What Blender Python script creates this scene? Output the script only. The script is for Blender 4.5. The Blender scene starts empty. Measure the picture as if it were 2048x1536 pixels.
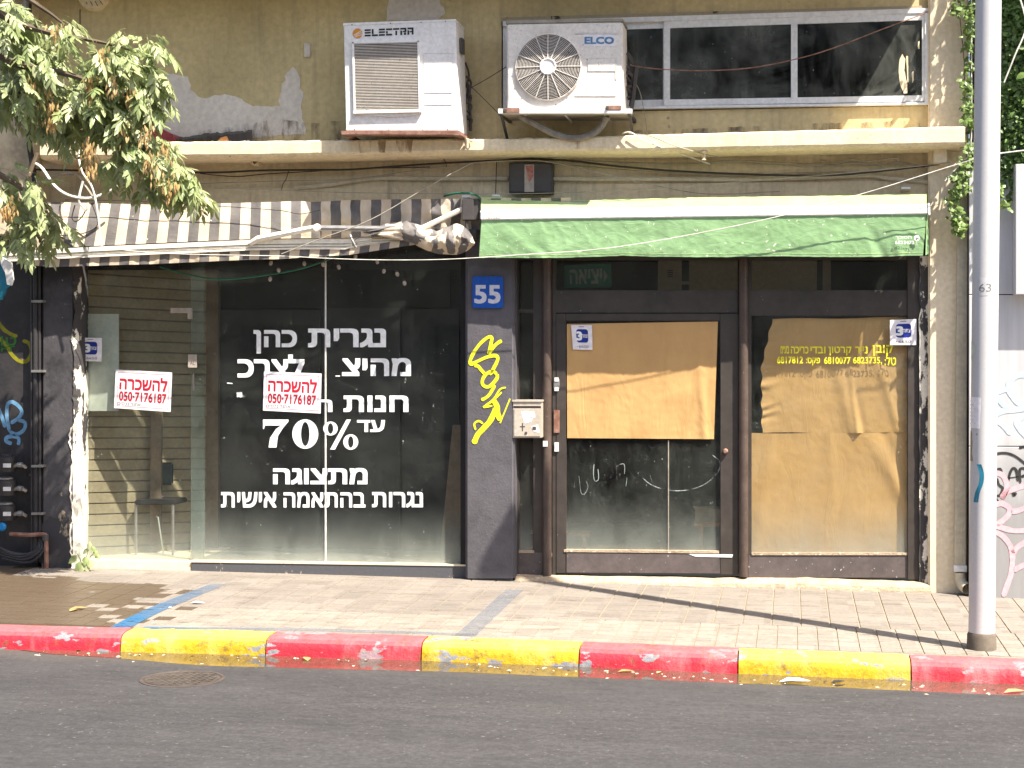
import bpy, bmesh, math, random
from mathutils import Vector, Matrix, noise
from mathutils.geometry import tessellate_polygon
random.seed(11)
sc = bpy.context.scene
COL = sc.collection

# ------------------------------------------------------------------ camera
F = 3180.0; PX0 = 1211.0; PY0 = 712.0; TH = math.atan(375/3180); HC = 1.68; DIST = 12.0
cam_d = bpy.data.cameras.new("camera"); cam = bpy.data.objects.new("camera", cam_d); COL.objects.link(cam)
cam.location = (0, -DIST, HC); cam.rotation_euler = (math.radians(90), 0, TH)
cam_d.sensor_width = 36; cam_d.lens = F/2048*36
cam_d.shift_x = (1024-PX0)/2048; cam_d.shift_y = (PY0-768)/2048
cam_d.clip_start = 0.1; cam_d.clip_end = 400
sc.camera = cam

# ------------------------------------------------------------------ light
SUN = Vector((1.5, -1.0, 2.68)).normalized()
world = bpy.data.worlds.new("World"); sc.world = world; world.use_nodes = True
wt = world.node_tree; wt.nodes.clear()
sky = wt.nodes.new("ShaderNodeTexSky"); sky.sky_type = 'NISHITA'; sky.sun_disc = False
sky.sun_elevation = math.asin(SUN.z); sky.sun_rotation = math.atan2(SUN.x, SUN.y)
sky.air_density = 1.0; sky.dust_density = 2.5; sky.ozone_density = 1.0
bg = wt.nodes.new("ShaderNodeBackground"); bg.inputs[1].default_value = 0.095
wo = wt.nodes.new("ShaderNodeOutputWorld")
wt.links.new(sky.outputs[0], bg.inputs[0]); wt.links.new(bg.outputs[0], wo.inputs[0])
sd = bpy.data.lights.new("sun", 'SUN'); sd.energy = 5.0; sd.angle = math.radians(0.5); sd.color = (1, .93, .82)
so = bpy.data.objects.new("sun", sd); COL.objects.link(so)
so.rotation_euler = (-SUN).to_track_quat('-Z', 'Y').to_euler(); so.location = SUN*30
sc.view_settings.view_transform = 'Standard'; sc.view_settings.look = 'None'
sc.view_settings.exposure = 1.5; sc.view_settings.gamma = 1; sc.view_settings.use_curve_mapping = False
sc.cycles.use_denoising = True
sc.cycles.max_bounces = 8; sc.cycles.transparent_max_bounces = 16

# ------------------------------------------------------------------ pixel <-> place helpers
CAMP = Vector((0, -DIST, HC))
def ray(px, py):
    u = (px-PX0)/F; v = (PY0-py)/F
    return Vector((-math.sin(TH)+u*math.cos(TH), math.cos(TH)+u*math.sin(TH), v))
def at(px, py, y=0.0):
    d = ray(px, py); return CAMP + d*((y+DIST)/d.y)
GA, GB, GC = -0.0462, -0.01233, 0.015
def pave_z(x, y): return GA+GB*x+GC*y
ROAD_DROP = 0.11
def road_z(x, y):
    t = max(0.0, -2.62-y)
    return GA+GB*x+GC*(-2.6)-ROAD_DROP + 0.012*min(t, 3.5)
def on_plane(px, py, a, b, c):
    d = ray(px, py); t = (a+b*CAMP.x+c*CAMP.y-CAMP.z)/(d.z-b*d.x-c*d.y); return CAMP+d*t
def on_pave(px, py): return on_plane(px, py, GA, GB, GC)
def on_road(px, py): return on_plane(px, py, GA+GC*-2.6-ROAD_DROP, GB, 0)

# ------------------------------------------------------------------ mesh helpers
def wloc(o):
    v = Vector((0, 0, 0))
    while o is not None:
        v += Vector(o.location); o = o.parent
    return v
class B:
    def __init__(s): s.v = []; s.f = []; s.m = []
    def poly(s, pts, m=0):
        n = len(s.v); s.v += [Vector(p) for p in pts]; s.f.append(tuple(range(n, n+len(pts)))); s.m.append(m)
    def hexa(s, fr, bk, m=0):
        n = len(s.v); s.v += [Vector(p) for p in fr]+[Vector(p) for p in bk]
        for q in ((0,1,2,3),(7,6,5,4),(4,5,1,0),(5,6,2,1),(6,7,3,2),(7,4,0,3)):
            s.f.append(tuple(n+i for i in q)); s.m.append(m)
    def box(s, x0, x1, y0, y1, z0, z1, m=0):
        s.hexa([(x0,y0,z0),(x1,y0,z0),(x1,y0,z1),(x0,y0,z1)], [(x0,y1,z0),(x1,y1,z0),(x1,y1,z1),(x0,y1,z1)], m)
    def quadbox(s, c, yf, yb, m=0):   # c: px corners TL,TR,BR,BL seen on plane yf
        p = [at(a, b, yf) for a, b in c]; p = [p[3], p[2], p[1], p[0]]
        s.hexa(p, [(q.x, yb, q.z) for q in p], m)
    def pbox(s, x0, y0, x1, y1, yf, yb, m=0):
        s.quadbox([(x0,y0),(x1,y0),(x1,y1),(x0,y1)], yf, yb, m)
    def tube(s, pts, r, n=6, m=0, cap=True):
        pts = [Vector(p) for p in pts]
        if not isinstance(r, (list, tuple)): r = [r]*len(pts)
        base = len(s.v); up = None
        for i, p in enumerate(pts):
            t = (pts[min(i+1, len(pts)-1)]-pts[max(i-1, 0)])
            if t.length < 1e-9: t = Vector((0, 0, 1))
            t.normalize()
            if up is None:
                up = t.orthogonal().normalized()
            up = (up - t*up.dot(t))
            up = up.normalized() if up.length > 1e-6 else t.orthogonal().normalized()
            w = t.cross(up)
            for k in range(n):
                a = 2*math.pi*k/n; s.v.append(p+(up*math.cos(a)+w*math.sin(a))*r[i])
        for i in range(len(pts)-1):
            for k in range(n):
                a = base+i*n+k; b = base+i*n+(k+1) % n
                s.f.append((a, b, b+n, a+n)); s.m.append(m)
        if cap:
            s.f.append(tuple(base+k for k in reversed(range(n)))); s.m.append(m)
            e = base+(len(pts)-1)*n; s.f.append(tuple(e+k for k in range(n))); s.m.append(m)
    def grid(s, fn, nu, nv, m=0, mfn=None):
        n = len(s.v)
        for j in range(nv+1):
            for i in range(nu+1): s.v.append(Vector(fn(i/nu, j/nv)))
        for j in range(nv):
            for i in range(nu):
                a = n+j*(nu+1)+i; s.f.append((a, a+nu+1, a+nu+2, a+1)); s.m.append(mfn(i, j) if mfn else m)
    def ribbon(s, pts, w, yoff=0.0, m=0):   # flat stroke in a plane facing -y
        pts = smooth_path([Vector(p) for p in pts], 4); n = len(s.v)
        for i, p in enumerate(pts):
            t = pts[min(i+1, len(pts)-1)]-pts[max(i-1, 0)]; t.y = 0
            if t.length < 1e-9: t = Vector((1, 0, 0))
            t.normalize(); q = Vector((t.z, 0, -t.x)); e = 1.0
            if i == 0 or i == len(pts)-1: e = .45
            ww = w*e*(1+.18*noise.noise(p*23))
            s.v += [p+q*ww/2+Vector((0, yoff, 0)), p-q*ww/2+Vector((0, yoff, 0))]
        for i in range(len(pts)-1):
            a = n+2*i; s.f.append((a, a+1, a+3, a+2)); s.m.append(m)
    def lathe(s, c, axis, prof, n=16, m=0):  # prof: (radius, along axis)
        axis = Vector(axis).normalized(); u = axis.orthogonal().normalized(); w = axis.cross(u); b0 = len(s.v)
        for r, h in prof:
            for k in range(n):
                a = 2*math.pi*k/n; s.v.append(Vector(c)+axis*h+(u*math.cos(a)+w*math.sin(a))*r)
        for i in range(len(prof)-1):
            for k in range(n):
                a = b0+i*n+k; b = b0+i*n+(k+1) % n; s.f.append((a, b, b+n, a+n)); s.m.append(m)
        s.f.append(tuple(b0+k for k in reversed(range(n)))); s.m.append(m)
        e = b0+(len(prof)-1)*n; s.f.append(tuple(e+k for k in range(n))); s.m.append(m)
    def outline(s, pts, yb, m=0):   # extruded outline facing -y (concave allowed)
        pts = [Vector(p) for p in pts]
        tr = tessellate_polygon([pts]); n = len(s.v); k = len(pts)
        s.v += pts+[Vector((p.x, yb, p.z)) for p in pts]
        for t in tr: s.f.append((n+t[0], n+t[1], n+t[2])); s.m.append(m)
        for i in range(k):
            j = (i+1) % k; s.f.append((n+i, n+j, n+j+k, n+i+k)); s.m.append(m)
    def make(s, name, mat, parent=None, bevel=0, smooth=False, seg=2, jitter=0, **props):
        me = bpy.data.meshes.new(name); off = wloc(parent) if parent else Vector((0, 0, 0))
        vs = s.v
        if jitter: vs = [p+noise.noise_vector(p*9)*jitter+noise.noise_vector(p*31)*jitter*.5 for p in vs]
        me.from_pydata([tuple(p-off) for p in vs], [], s.f)
        for mm in (mat if isinstance(mat, (list, tuple)) else [mat]): me.materials.append(mm)
        me.polygons.foreach_set("material_index", s.m)
        bm = bmesh.new(); bm.from_mesh(me)
        if bevel:
            bmesh.ops.remove_doubles(bm, verts=bm.verts, dist=1e-5)
            ed = [e for e in bm.edges if len(e.link_faces) == 2 and e.calc_face_angle(0) > .5]
            bmesh.ops.bevel(bm, geom=ed, offset=bevel, segments=seg, affect='EDGES', clamp_overlap=True)
        bmesh.ops.recalc_face_normals(bm, faces=bm.faces)
        bm.to_mesh(me); bm.free()
        if smooth:
            me.polygons.foreach_set("use_smooth", [True]*len(me.polygons))
            me.set_sharp_from_angle(angle=.7)
        o = bpy.data.objects.new(name, me); COL.objects.link(o)
        if parent: o.parent = parent
        for k, v in props.items(): o[k] = v
        return o
def smooth_path(p, k=4):
    if len(p) < 3: return p
    out = []
    for i in range(len(p)-1):
        a = p[max(i-1, 0)]; b = p[i]; c = p[i+1]; d = p[min(i+2, len(p)-1)]
        for j in range(k):
            t = j/k
            out.append(.5*((2*b)+(c-a)*t+(2*a-5*b+4*c-d)*t*t+(3*b-a-3*c+d)*t**3))
    out.append(p[-1]); return out
def thing(name, loc, label, cat, group=None):
    o = bpy.data.objects.new(name, None); COL.objects.link(o); o.location = loc; o.empty_display_size = .1
    o['label'] = label; o['category'] = cat
    if group: o['group'] = group
    return o
def part(name, parent):
    o = bpy.data.objects.new(name, None); COL.objects.link(o); o.parent = parent; o.empty_display_size = .05; return o
def tag(o, label, cat, group=None):
    o['label'] = label; o['category'] = cat
    if group: o['group'] = group
    return o
def struct(o): o['kind'] = 'structure'; return o
def jag(pts, amp, step):   # roughen a px outline
    out = []
    for i in range(len(pts)):
        a = Vector((*pts[i], 0)); b = Vector((*pts[(i+1) % len(pts)], 0)); n = max(1, int((b-a).length/step))
        for k in range(n):
            p = a.lerp(b, k/n); q = noise.noise_vector(p*.13)*amp+noise.noise_vector(p*.41)*amp*.5
            out.append((p.x+q.x, p.y+q.y))
    return out

# ------------------------------------------------------------------ materials
class NT:
    def __init__(s, name):
        s.mat = bpy.data.materials.new(name); s.mat.use_nodes = True; s.t = s.mat.node_tree; s.t.nodes.clear()
        s.out = s.n("ShaderNodeOutputMaterial"); s.pos = s.n("ShaderNodeNewGeometry").outputs['Position']
    def n(s, k, **kw):
        x = s.t.nodes.new(k)
        for a, b in kw.items(): setattr(x, a, b)
        return x
    def l(s, a, b):
        if isinstance(a, (int, float)): b.default_value = a
        elif isinstance(a, tuple): b.default_value = a if len(a) == 4 or b.type == 'VECTOR' else (*a, 1)
        else: s.t.links.new(a, b)
    def noise(s, scale, detail=5, rough=.55, vec=None, dist=0, stretch=None):
        x = s.n("ShaderNodeTexNoise"); x.inputs['Scale'].default_value = scale; x.inputs['Detail'].default_value = detail
        x.inputs['Roughness'].default_value = rough; x.inputs['Distortion'].default_value = dist
        v = vec or s.pos
        if stretch:
            m = s.n("ShaderNodeVectorMath", operation='MULTIPLY'); s.l(v, m.inputs[0]); m.inputs[1].default_value = stretch; v = m.outputs[0]
        s.l(v, x.inputs['Vector']); return x.outputs['Fac']
    def ramp(s, f, a, b, c0=0, c1=1):
        x = s.n("ShaderNodeMapRange"); x.clamp = True
        s.l(f, x.inputs[0]); x.inputs[1].default_value = a; x.inputs[2].default_value = b; x.inputs[3].default_value = c0; x.inputs[4].default_value = c1
        return x.outputs[0]
    def math(s, op, a, b=0.0, c=None):
        x = s.n("ShaderNodeMath", operation=op); s.l(a, x.inputs[0]); s.l(b, x.inputs[1])
        if c is not None: s.l(c, x.inputs[2])
        return x.outputs[0]
    def mix(s, f, a, b):
        x = s.n("ShaderNodeMix", data_type='RGBA'); s.l(f, x.inputs[0]); s.l(a, x.inputs[6]); s.l(b, x.inputs[7]); return x.outputs[2]
    def mul(s, a, f):
        x = s.n("ShaderNodeMix", data_type='RGBA', blend_type='MULTIPLY'); x.inputs[0].default_value = 1
        s.l(a, x.inputs[6]); c = s.n("ShaderNodeCombineColor"); [s.l(f, c.inputs[i]) for i in range(3)]; s.l(c.outputs[0], x.inputs[7]); return x.outputs[2]
    def xyz(s):
        x = s.n("ShaderNodeSeparateXYZ"); s.l(s.pos, x.inputs[0]); return x.outputs
    def bump(s, h, strength=.3, dist=.01):
        x = s.n("ShaderNodeBump"); s.l(h, x.inputs['Height']); x.inputs['Strength'].default_value = strength; x.inputs['Distance'].default_value = dist; return x.outputs[0]
    def bsdf(s, col, rough=.7, metal=0, spec=.5, normal=None):
        p = s.n("ShaderNodeBsdfPrincipled"); s.l(col, p.inputs['Base Color']); s.l(rough, p.inputs['Roughness'])
        p.inputs['Metallic'].default_value = metal; s.l(spec, p.inputs['Specular IOR Level'])
        if normal: s.l(normal, p.inputs['Normal'])
        return p.outputs[0]
    def done(s, sh): s.l(sh, s.out.inputs[0]); return s.mat

def mk(name, col, dark=None, rough=.75, s1=2.5, amt=(.4, .65), fine=40, bump=.15, bdist=.004, metal=0, spec=.4,
       speck=None, speck_s=60, speck_t=.68, streak=None, streak_amt=.5, bump_scale=None, grain=.14):
    m = NT(name); dark = dark or tuple(c*.72 for c in col)
    c = m.mix(m.ramp(m.noise(s1, 8, .62), *amt), (*col, 1), (*dark, 1))
    c = m.mul(c, m.ramp(m.noise(fine, 4), .3, .7, 1-grain, 1+grain*.6))
    if streak:
        f = m.ramp(m.noise(1, 6, .6, stretch=(14, 14, .9)), .52, .72)
        f = m.math('MULTIPLY', f, streak_amt); c = m.mix(f, c, (*streak, 1))
    if speck:
        f = m.ramp(m.noise(speck_s, 3, .6), speck_t, speck_t+.03); c = m.mix(f, c, (*speck, 1))
    nrm = None
    if bump: nrm = m.bump(m.noise(bump_scale or fine*1.5, 6, .65), bump, bdist)
    return m.done(m.bsdf(c, rough, metal, spec, nrm))

M = {}
M['wall'] = mk('olive_plaster', (.62, .50, .27), (.49, .39, .205), .85, 1.0, (.4, .66), 22, .35, .006, streak=(.30, .25, .16), streak_amt=.45, speck=(.3, .25, .17), speck_s=9, speck_t=.72)
M['patch'] = mk('primer_patch', (.74, .665, .59), (.66, .59, .52), .85, 2.2, (.3, .7), 30, .3, .005)
M['band'] = mk('band_plaster', (.70, .58, .39), (.54, .44, .29), .85, 2.0, (.35, .7), 30, .35, .006, streak=(.22, .19, .14), streak_amt=.5)
M['ledge'] = mk('ledge_plaster', (.80, .67, .46), (.66, .54, .35), .8, 3.0, (.45, .75), 35, .4, .005, streak=(.40, .31, .2), streak_amt=.28, speck=(.3, .22, .15), speck_s=22, speck_t=.72)
M['column'] = mk('column_plaster', (.80, .68, .49), (.70, .59, .42), .85, 1.5, (.4, .7), 30, .3, .004, streak=(.46, .39, .29), streak_amt=.25)
M['column2'] = mk('pier_plaster', (.62, .52, .36), (.34, .28, .2), .85, 3, (.45, .65), 30, .35, .005)
M['pillar'] = mk('charcoal_plaster', (.105, .098, .108), (.075, .07, .078), .62, 3.0, (.35, .7), 18, .55, .006, speck=(.2, .19, .18), speck_s=45, speck_t=.74, bump_scale=55)
M['blackwall'] = mk('black_paint', (.028, .026, .028), (.05, .045, .045), .5, 4, (.4, .7), 25, .45, .006, speck=(.25, .22, .19), speck_s=14, speck_t=.73)
def peel_mat(name, light, dark, t, s=9):
    m = NT(name); n = m.noise(s, 9, .68, stretch=(1, 1, .45)); f = m.ramp(n, t, t+.025)
    c = m.mix(f, (*light, 1), (*dark, 1)); c = m.mul(c, m.ramp(m.noise(50, 4), .3, .7, .85, 1.05))
    return m.done(m.bsdf(c, .8, normal=m.bump(f, .5, .006)))
def peel_low(name, light, dark, t, s=9):   # flaking is worst near the pavement
    m = NT(name); z = m.xyz()[2]; n = m.math('ADD', m.noise(s, 9, .68, stretch=(1, 1, .45)), m.ramp(z, .2, 1.6, -.10, .10)); f = m.ramp(n, t, t+.025)
    c = m.mix(f, (*light, 1), (*dark, 1)); c = m.mul(c, m.ramp(m.noise(50, 4), .3, .7, .85, 1.05))
    return m.done(m.bsdf(c, .8, normal=m.bump(f, .5, .006)))
M['peel'] = peel_mat('peeling_paint', (.74, .69, .58), (.05, .045, .045), .5)
M['peel2'] = peel_low('peeling_paint_dark', (.78, .72, .60), (.045, .04, .04), .52, 7)
M['pier_low'] = peel_mat('bare_pier_foot', (.045, .042, .045), (.33, .27, .19), .56, 5)
M['brown'] = mk('brown_metal', (.066, .055, .048), (.042, .035, .031), .42, 4, (.35, .7), 20, .15, .003, speck=(.5, .47, .43), speck_s=42, speck_t=.735)
M['brownbar'] = mk('brown_rail', (.12, .098, .094), (.08, .066, .064), .5, 5, (.35, .7), 30, .2, .003, speck=(.55, .5, .47), speck_s=38, speck_t=.69)
M['post'] = mk('brown_post', (.095, .068, .055), (.06, .042, .034), .38, 6, (.35, .7), 30, .15, .003, speck=(.5, .47, .43), speck_s=50, speck_t=.72)
M['sillstone'] = mk('sill_stone', (.46, .36, .25), (.33, .25, .17), .85, 6, (.35, .7), 40, .8, .012, speck=(.62, .54, .42), speck_s=28, speck_t=.62)
M['alu'] = mk('white_aluminium', (.74, .73, .71), (.62, .6, .57), .45, 6, (.5, .8), 30, .08, .002, speck=(.4, .33, .22), speck_s=26, speck_t=.74)
M['acwhite'] = mk('appliance_white', (.80, .77, .74), (.72, .68, .64), .45, 4, (.45, .8), 40, .05, .002, streak=(.55, .47, .38), streak_amt=.22)
M['acdirty'] = mk('weathered_appliance', (.76, .70, .63), (.55, .47, .38), .6, 5, (.5, .8), 40, .1, .002, speck=(.28, .22, .17), speck_s=55, speck_t=.67)
M['rust'] = mk('rusty_iron', (.20, .09, .06), (.34, .2, .15), .8, 14, (.4, .65), 60, .5, .003)
M['metal'] = mk('grey_metal', (.4, .39, .37), (.25, .23, .21), .4, 8, (.4, .7), 30, .1, .002, metal=.6)
M['dark'] = mk('dark_void', (.012, .011, .011), (.02, .018, .017), .7, 5, (.4, .7), 30, 0)
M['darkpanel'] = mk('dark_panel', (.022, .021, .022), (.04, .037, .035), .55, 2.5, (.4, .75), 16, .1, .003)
M['intbrown'] = mk('interior_brown', (.06, .042, .032), (.04, .028, .022), .7, 3, (.4, .7), 30, .05)
M['cream'] = mk('cream_board', (.36, .29, .18), (.28, .22, .14), .7, 3, (.4, .7), 30, .05)
M['siding'] = mk('cream_siding', (.28, .235, .145), (.2, .165, .1), .75, 3, (.4, .7), 30, .15, .003)
M['intfloor'] = mk('interior_floor', (.55, .52, .42), (.42, .4, .33), .7, 5, (.4, .7), 30, .1, .003)
M['wood'] = mk('weathered_wood', (.20, .15, .10), (.12, .09, .06), .8, 6, (.4, .7), 40, .3, .004)
M['paleboard'] = mk('pale_board', (.50, .53, .45), (.44, .47, .4), .6, 3, (.4, .7), 20, .03)
M['white'] = mk('white_vinyl', (.86, .86, .85), (.8, .8, .79), .5, 6, (.5, .9), 30, 0)
M['whitecard'] = mk('white_card', (.80, .76, .78), (.76, .72, .74), .55, 6, (.5, .9), 30, .03)
M['red'] = mk('red_print', (.50, .012, .035), (.42, .01, .03), .5, 8, bump=0)
M['pinkline'] = mk('pink_line', (.45, .2, .24), None, .5, 8, bump=0)
M['navy'] = mk('navy_print', (.012, .03, .27), (.01, .025, .22), .45, 8, bump=0)
M['black'] = mk('black_ink', (.02, .02, .022), None, .5, 8, bump=0)
M['greyink'] = mk('grey_ink', (.2, .2, .2), None, .6, 8, bump=0)
M['signblue'] = mk('sign_blue', (.008, .085, .42), (.007, .07, .36), .35, 8, bump=0)
M['signgrey'] = mk('sign_numeral', (.6, .6, .68), (.55, .55, .62), .4, 8, bump=0)
M['exitgreen'] = mk('exit_green', (.02, .18, .11), None, .5, 8, bump=0)
M['exitwhite'] = mk('exit_white', (.45, .45, .4), None, .5, 8, bump=0)
M['yellowtext'] = mk('yellow_vinyl', (.85, .78, .03), (.75, .68, .03), .5, 20, bump=0)
M['acblue'] = mk('label_blue', (.12, .26, .42), None, .5, 8, bump=0)
M['orange'] = mk('logo_orange', (.75, .3, .02), None, .5, 8, bump=0)
M['pole'] = mk('pole_grey_paint', (.52, .51, .51), (.49, .48, .48), .45, 2, (.4, .7), 60, .10, .0015, bump_scale=70, streak=(.42, .40, .38), streak_amt=.2, grain=.05, speck=(.3, .27, .25), speck_s=25, speck_t=.76)
M['polecollar'] = mk('pole_collar', (.10, .082, .06), (.16, .13, .1), .7, 8, (.4, .7), 40, .3, .003)
M['conduit'] = mk('cream_conduit', (.56, .5, .37), (.42, .37, .27), .6, 6, (.4, .7), 30, .1)
M['cabledark'] = mk('dark_cable', (.035, .03, .026), None, .55, 8, bump=0)
M['cablewhite'] = mk('white_cable', (.75, .74, .68), (.5, .48, .42), .5, 8, bump=0)
M['cablegrey'] = mk('dusty_cable', (.36, .32, .26), (.25, .22, .17), .6, 8, bump=0)
M['cablegreen'] = mk('green_cable', (.02, .16, .10), None, .5, 8, bump=0)
M['teal'] = mk('teal_paint', (.02, .22, .33), None, .5, 8, bump=0)
M['hose'] = mk('grey_hose', (.28, .25, .21), (.16, .14, .12), .6, 12, bump=.2)
M['mailbox'] = mk('mailbox_paint', (.47, .42, .35), (.40, .35, .29), .5, 5, (.4, .7), 40, .1, .002, speck=(.2, .17, .14), speck_s=50, speck_t=.73)
M['boxdark'] = mk('dark_box', (.075, .067, .063), (.055, .048, .045), .6, 5, (.4, .7), 40, .1, .002, speck=(.35, .32, .28), speck_s=40, speck_t=.72)
M['fadedred'] = mk('faded_red', (.36, .10, .08), (.38, .26, .2), .6, 18, (.4, .6), 40, .05)
M['fadedwhite'] = mk('faded_white', (.42, .36, .30), (.33, .28, .23), .6, 12, bump=0)
M['spray_yellow'] = mk('spray_yellow', (.80, .80, .02), (.6, .62, .03), .6, 12, (.4, .8), bump=0)
M['spray_olive'] = mk('spray_olive', (.30, .27, .01), (.2, .2, .01), .6, 12, bump=0)
M['spray_blue'] = mk('spray_blue', (.16, .34, .52), (.1, .22, .36), .6, 12, bump=0)
M['spray_green'] = mk('spray_green', (.05, .22, .03), None, .6, 12, bump=0)
M['spray_pink'] = mk('spray_pink', (.72, .42, .45), (.66, .36, .40), .6, 8, bump=0)
M['spray_ice'] = mk('spray_ice', (.48, .62, .74), (.42, .55, .68), .6, 8, bump=0)
M['spray_black'] = mk('spray_black', (.02, .02, .02), (.05, .05, .05), .6, 12, bump=0)
M['kerb_base'] = None
def hoarding():
    m = NT('galvanised_hoarding'); c = m.mix(m.ramp(m.noise(1.2, 6, .6, stretch=(12, 1, 1)), .35, .7), (.64, .63, .635, 1), (.52, .515, .525, 1))
    z = m.xyz()[2]; n = m.math('ADD', z, m.math('MULTIPLY', m.noise(3, 6), .9))
    c = m.mix(m.ramp(n, 1.0, 1.6, .65, 0), c, (.20, .195, .19, 1))
    return m.done(m.bsdf(c, .45, .25, .5, m.bump(m.noise(30, 4), .06, .002)))
M['hoarding'] = hoarding()
M['leaf'] = None
def leaf_mat(name, a, b, tr=.3, rough=.42):
    m = NT(name); oi = m.n("ShaderNodeObjectInfo").outputs['Random']
    c = m.mix(oi, (*a, 1), (*b, 1)); c = m.mul(c, m.ramp(m.noise(9, 3), .3, .7, .65, 1.25))
    d = m.bsdf(c, rough, 0, .45); t = m.n("ShaderNodeBsdfTranslucent"); m.l(c, t.inputs[0])
    x = m.n("ShaderNodeMixShader"); x.inputs[0].default_value = tr; m.l(d, x.inputs[1]); m.l(t.outputs[0], x.inputs[2])
    return m.done(x.outputs[0])
M['leaf'] = leaf_mat('tree_leaf', (.25, .32, .12), (.45, .48, .26), .35)
M['ivy'] = leaf_mat('ivy_leaf', (.10, .19, .04), (.24, .30, .09), .25)
M['seed'] = leaf_mat('dry_seed', (.42, .25, .08), (.50, .34, .15), .25, .6)
M['pier'] = mk('dark_pier_paint', (.075, .07, .074), (.03, .028, .03), .55, 3.5, (.45, .6), 25, .5, .006, speck=(.3, .26, .22), speck_s=16, speck_t=.70)
M['bark'] = mk('bark', (.12, .09, .06), (.07, .05, .035), .9, 10, bump=.6, bdist=.01)

def glass(name, dust=.05, dust_low=0.0, z0=0.0, z1=.7, dcol=(.42, .45, .40), rough=.03, tint=(.955, .97, .962), streaks=.3, scratch=.0):
    m = NT(name); z = m.xyz()[2]
    n = m.ramp(m.noise(1.7, 9, .68, dist=.6), .40, .72)
    n2 = m.ramp(m.noise(1, 7, .65, stretch=(16, 16, 2.2)), .45, .8)
    low = m.math('POWER', m.ramp(z, z1, z0), 2.2)
    low = m.math('MULTIPLY', low, m.ramp(m.noise(5, 7, .6, stretch=(1, 1, .5)), .25, .6, .55, 1.15))
    f = m.math('ADD', m.math('MULTIPLY', n, dust), m.math('MULTIPLY', low, dust_low))
    f = m.math('ADD', f, m.math('MULTIPLY', n2, dust*streaks))
    sp = m.ramp(m.noise(38, 2, .5, stretch=(1.3, 1, .8)), .74, .77)
    f = m.math('MAXIMUM', f, m.math('MULTIPLY', sp, .5))
    if scratch:
        w = m.ramp(m.noise(3, 2, .5, dist=2.5), .495, .505); w2 = m.ramp(m.noise(3, 2, .5, dist=2.5), .505, .515, 1, 0)
        f = m.math('ADD', f, m.math('MULTIPLY', m.math('MULTIPLY', w, w2), scratch))
    f = m.math('MINIMUM', f, .95)
    tr = m.n("ShaderNodeBsdfTransparent"); tr.inputs[0].default_value = (*tint, 1)
    gl = m.n("ShaderNodeBsdfGlossy"); gl.inputs['Roughness'].default_value = rough
    fr = m.n("ShaderNodeFresnel"); m.l(m.ramp(m.n('ShaderNodeNewGeometry').outputs['Backfacing'], 0, 1, 1.33, 1/1.33), fr.inputs[0])   # a thin sheet: the same from either side
    a = m.n("ShaderNodeMixShader"); m.l(fr.outputs[0], a.inputs[0]); m.l(tr.outputs[0], a.inputs[1]); m.l(gl.outputs[0], a.inputs[2])
    d = m.n("ShaderNodeBsdfDiffuse"); d.inputs[0].default_value = (*dcol, 1)
    b = m.n("ShaderNodeMixShader"); m.l(f, b.inputs[0]); m.l(a.outputs[0], b.inputs[1]); m.l(d.outputs[0], b.inputs[2])
    return m.done(b.outputs[0])
M['glass'] = glass('dusty_shop_glass', .030, .34, .10, .58)
M['glassfin'] = glass('glass_overlap', .12, .35, .10, 1.6, (.40, .47, .43))
M['glassdoor'] = glass('dusty_door_glass', .05, .32, .12, .75, scratch=.03)
M['glassup'] = glass('upper_window_glass', .2, 0, 0, 1, (.66, .70, .62), .12, (.25, .25, .25))

def kraft():
    m = NT('kraft_paper'); c = m.mix(m.ramp(m.noise(3, 8, .6), .35, .7), (.55, .335, .135, 1), (.47, .28, .11, 1))
    c = m.mix(m.ramp(m.noise(1, 6, .6, stretch=(9, 1, 1.2)), .55, .8, 0, .5), c, (.40, .23, .08, 1))
    h = m.noise(4, 5, .6, dist=1.2, stretch=(1.6, 1, .6)); return m.done(m.bsdf(c, .6, 0, .35, m.bump(h, .32, .02)))
M['kraft'] = kraft()
def kraft_glass():   # the same paper
    return M['kraft']
M['cardboard'] = mk('cardboard', (.40, .26, .14), (.33, .21, .11), .8, 4, bump=.05)
M['orangewood'] = mk('raw_wood', (.6, .28, .1), (.5, .22, .08), .7, 6, bump=.05)
def awn(name, a, b, sp=(.85, .85, .75), st=.735, rough=.75, s1=4):
    m = NT(name); c = m.mix(m.ramp(m.noise(s1, 8, .65), .35, .7), (*a, 1), (*b, 1))
    c = m.mul(c, m.ramp(m.noise(1, 5, .6, stretch=(6, 6, 2)), .3, .75, 1.08, .85))
    c = m.mix(m.ramp(m.noise(34, 2, .5), st, st+.02), c, (*sp, 1))
    h = m.noise(1, 6, .62, dist=1.0, stretch=(7, 7, 16)); return m.done(m.bsdf(c, rough, 0, .3, m.bump(h, .4, .012)))
M['green'] = awn('green_canvas', (.235, .385, .19), (.19, .325, .15), (.6, .62, .5), .70)
M['greenfade'] = awn('faded_green_canvas', (.42, .50, .22), (.30, .44, .18))
M['cream_stripe'] = awn('cream_canvas', (.68, .57, .43), (.48, .39, .29), st=.9)
M['dark_stripe'] = awn('dark_canvas', (.105, .096, .095), (.20, .18, .165), st=.76)
M['barwhite'] = mk('awning_bar_white', (.88, .87, .84), (.8, .78, .74), .4, 3, (.5, .9), 30, .04)
M['barcream'] = mk('awning_bar_cream', (.88, .83, .72), (.74, .67, .55), .45, 6, (.45, .8), 30, .1)

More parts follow.
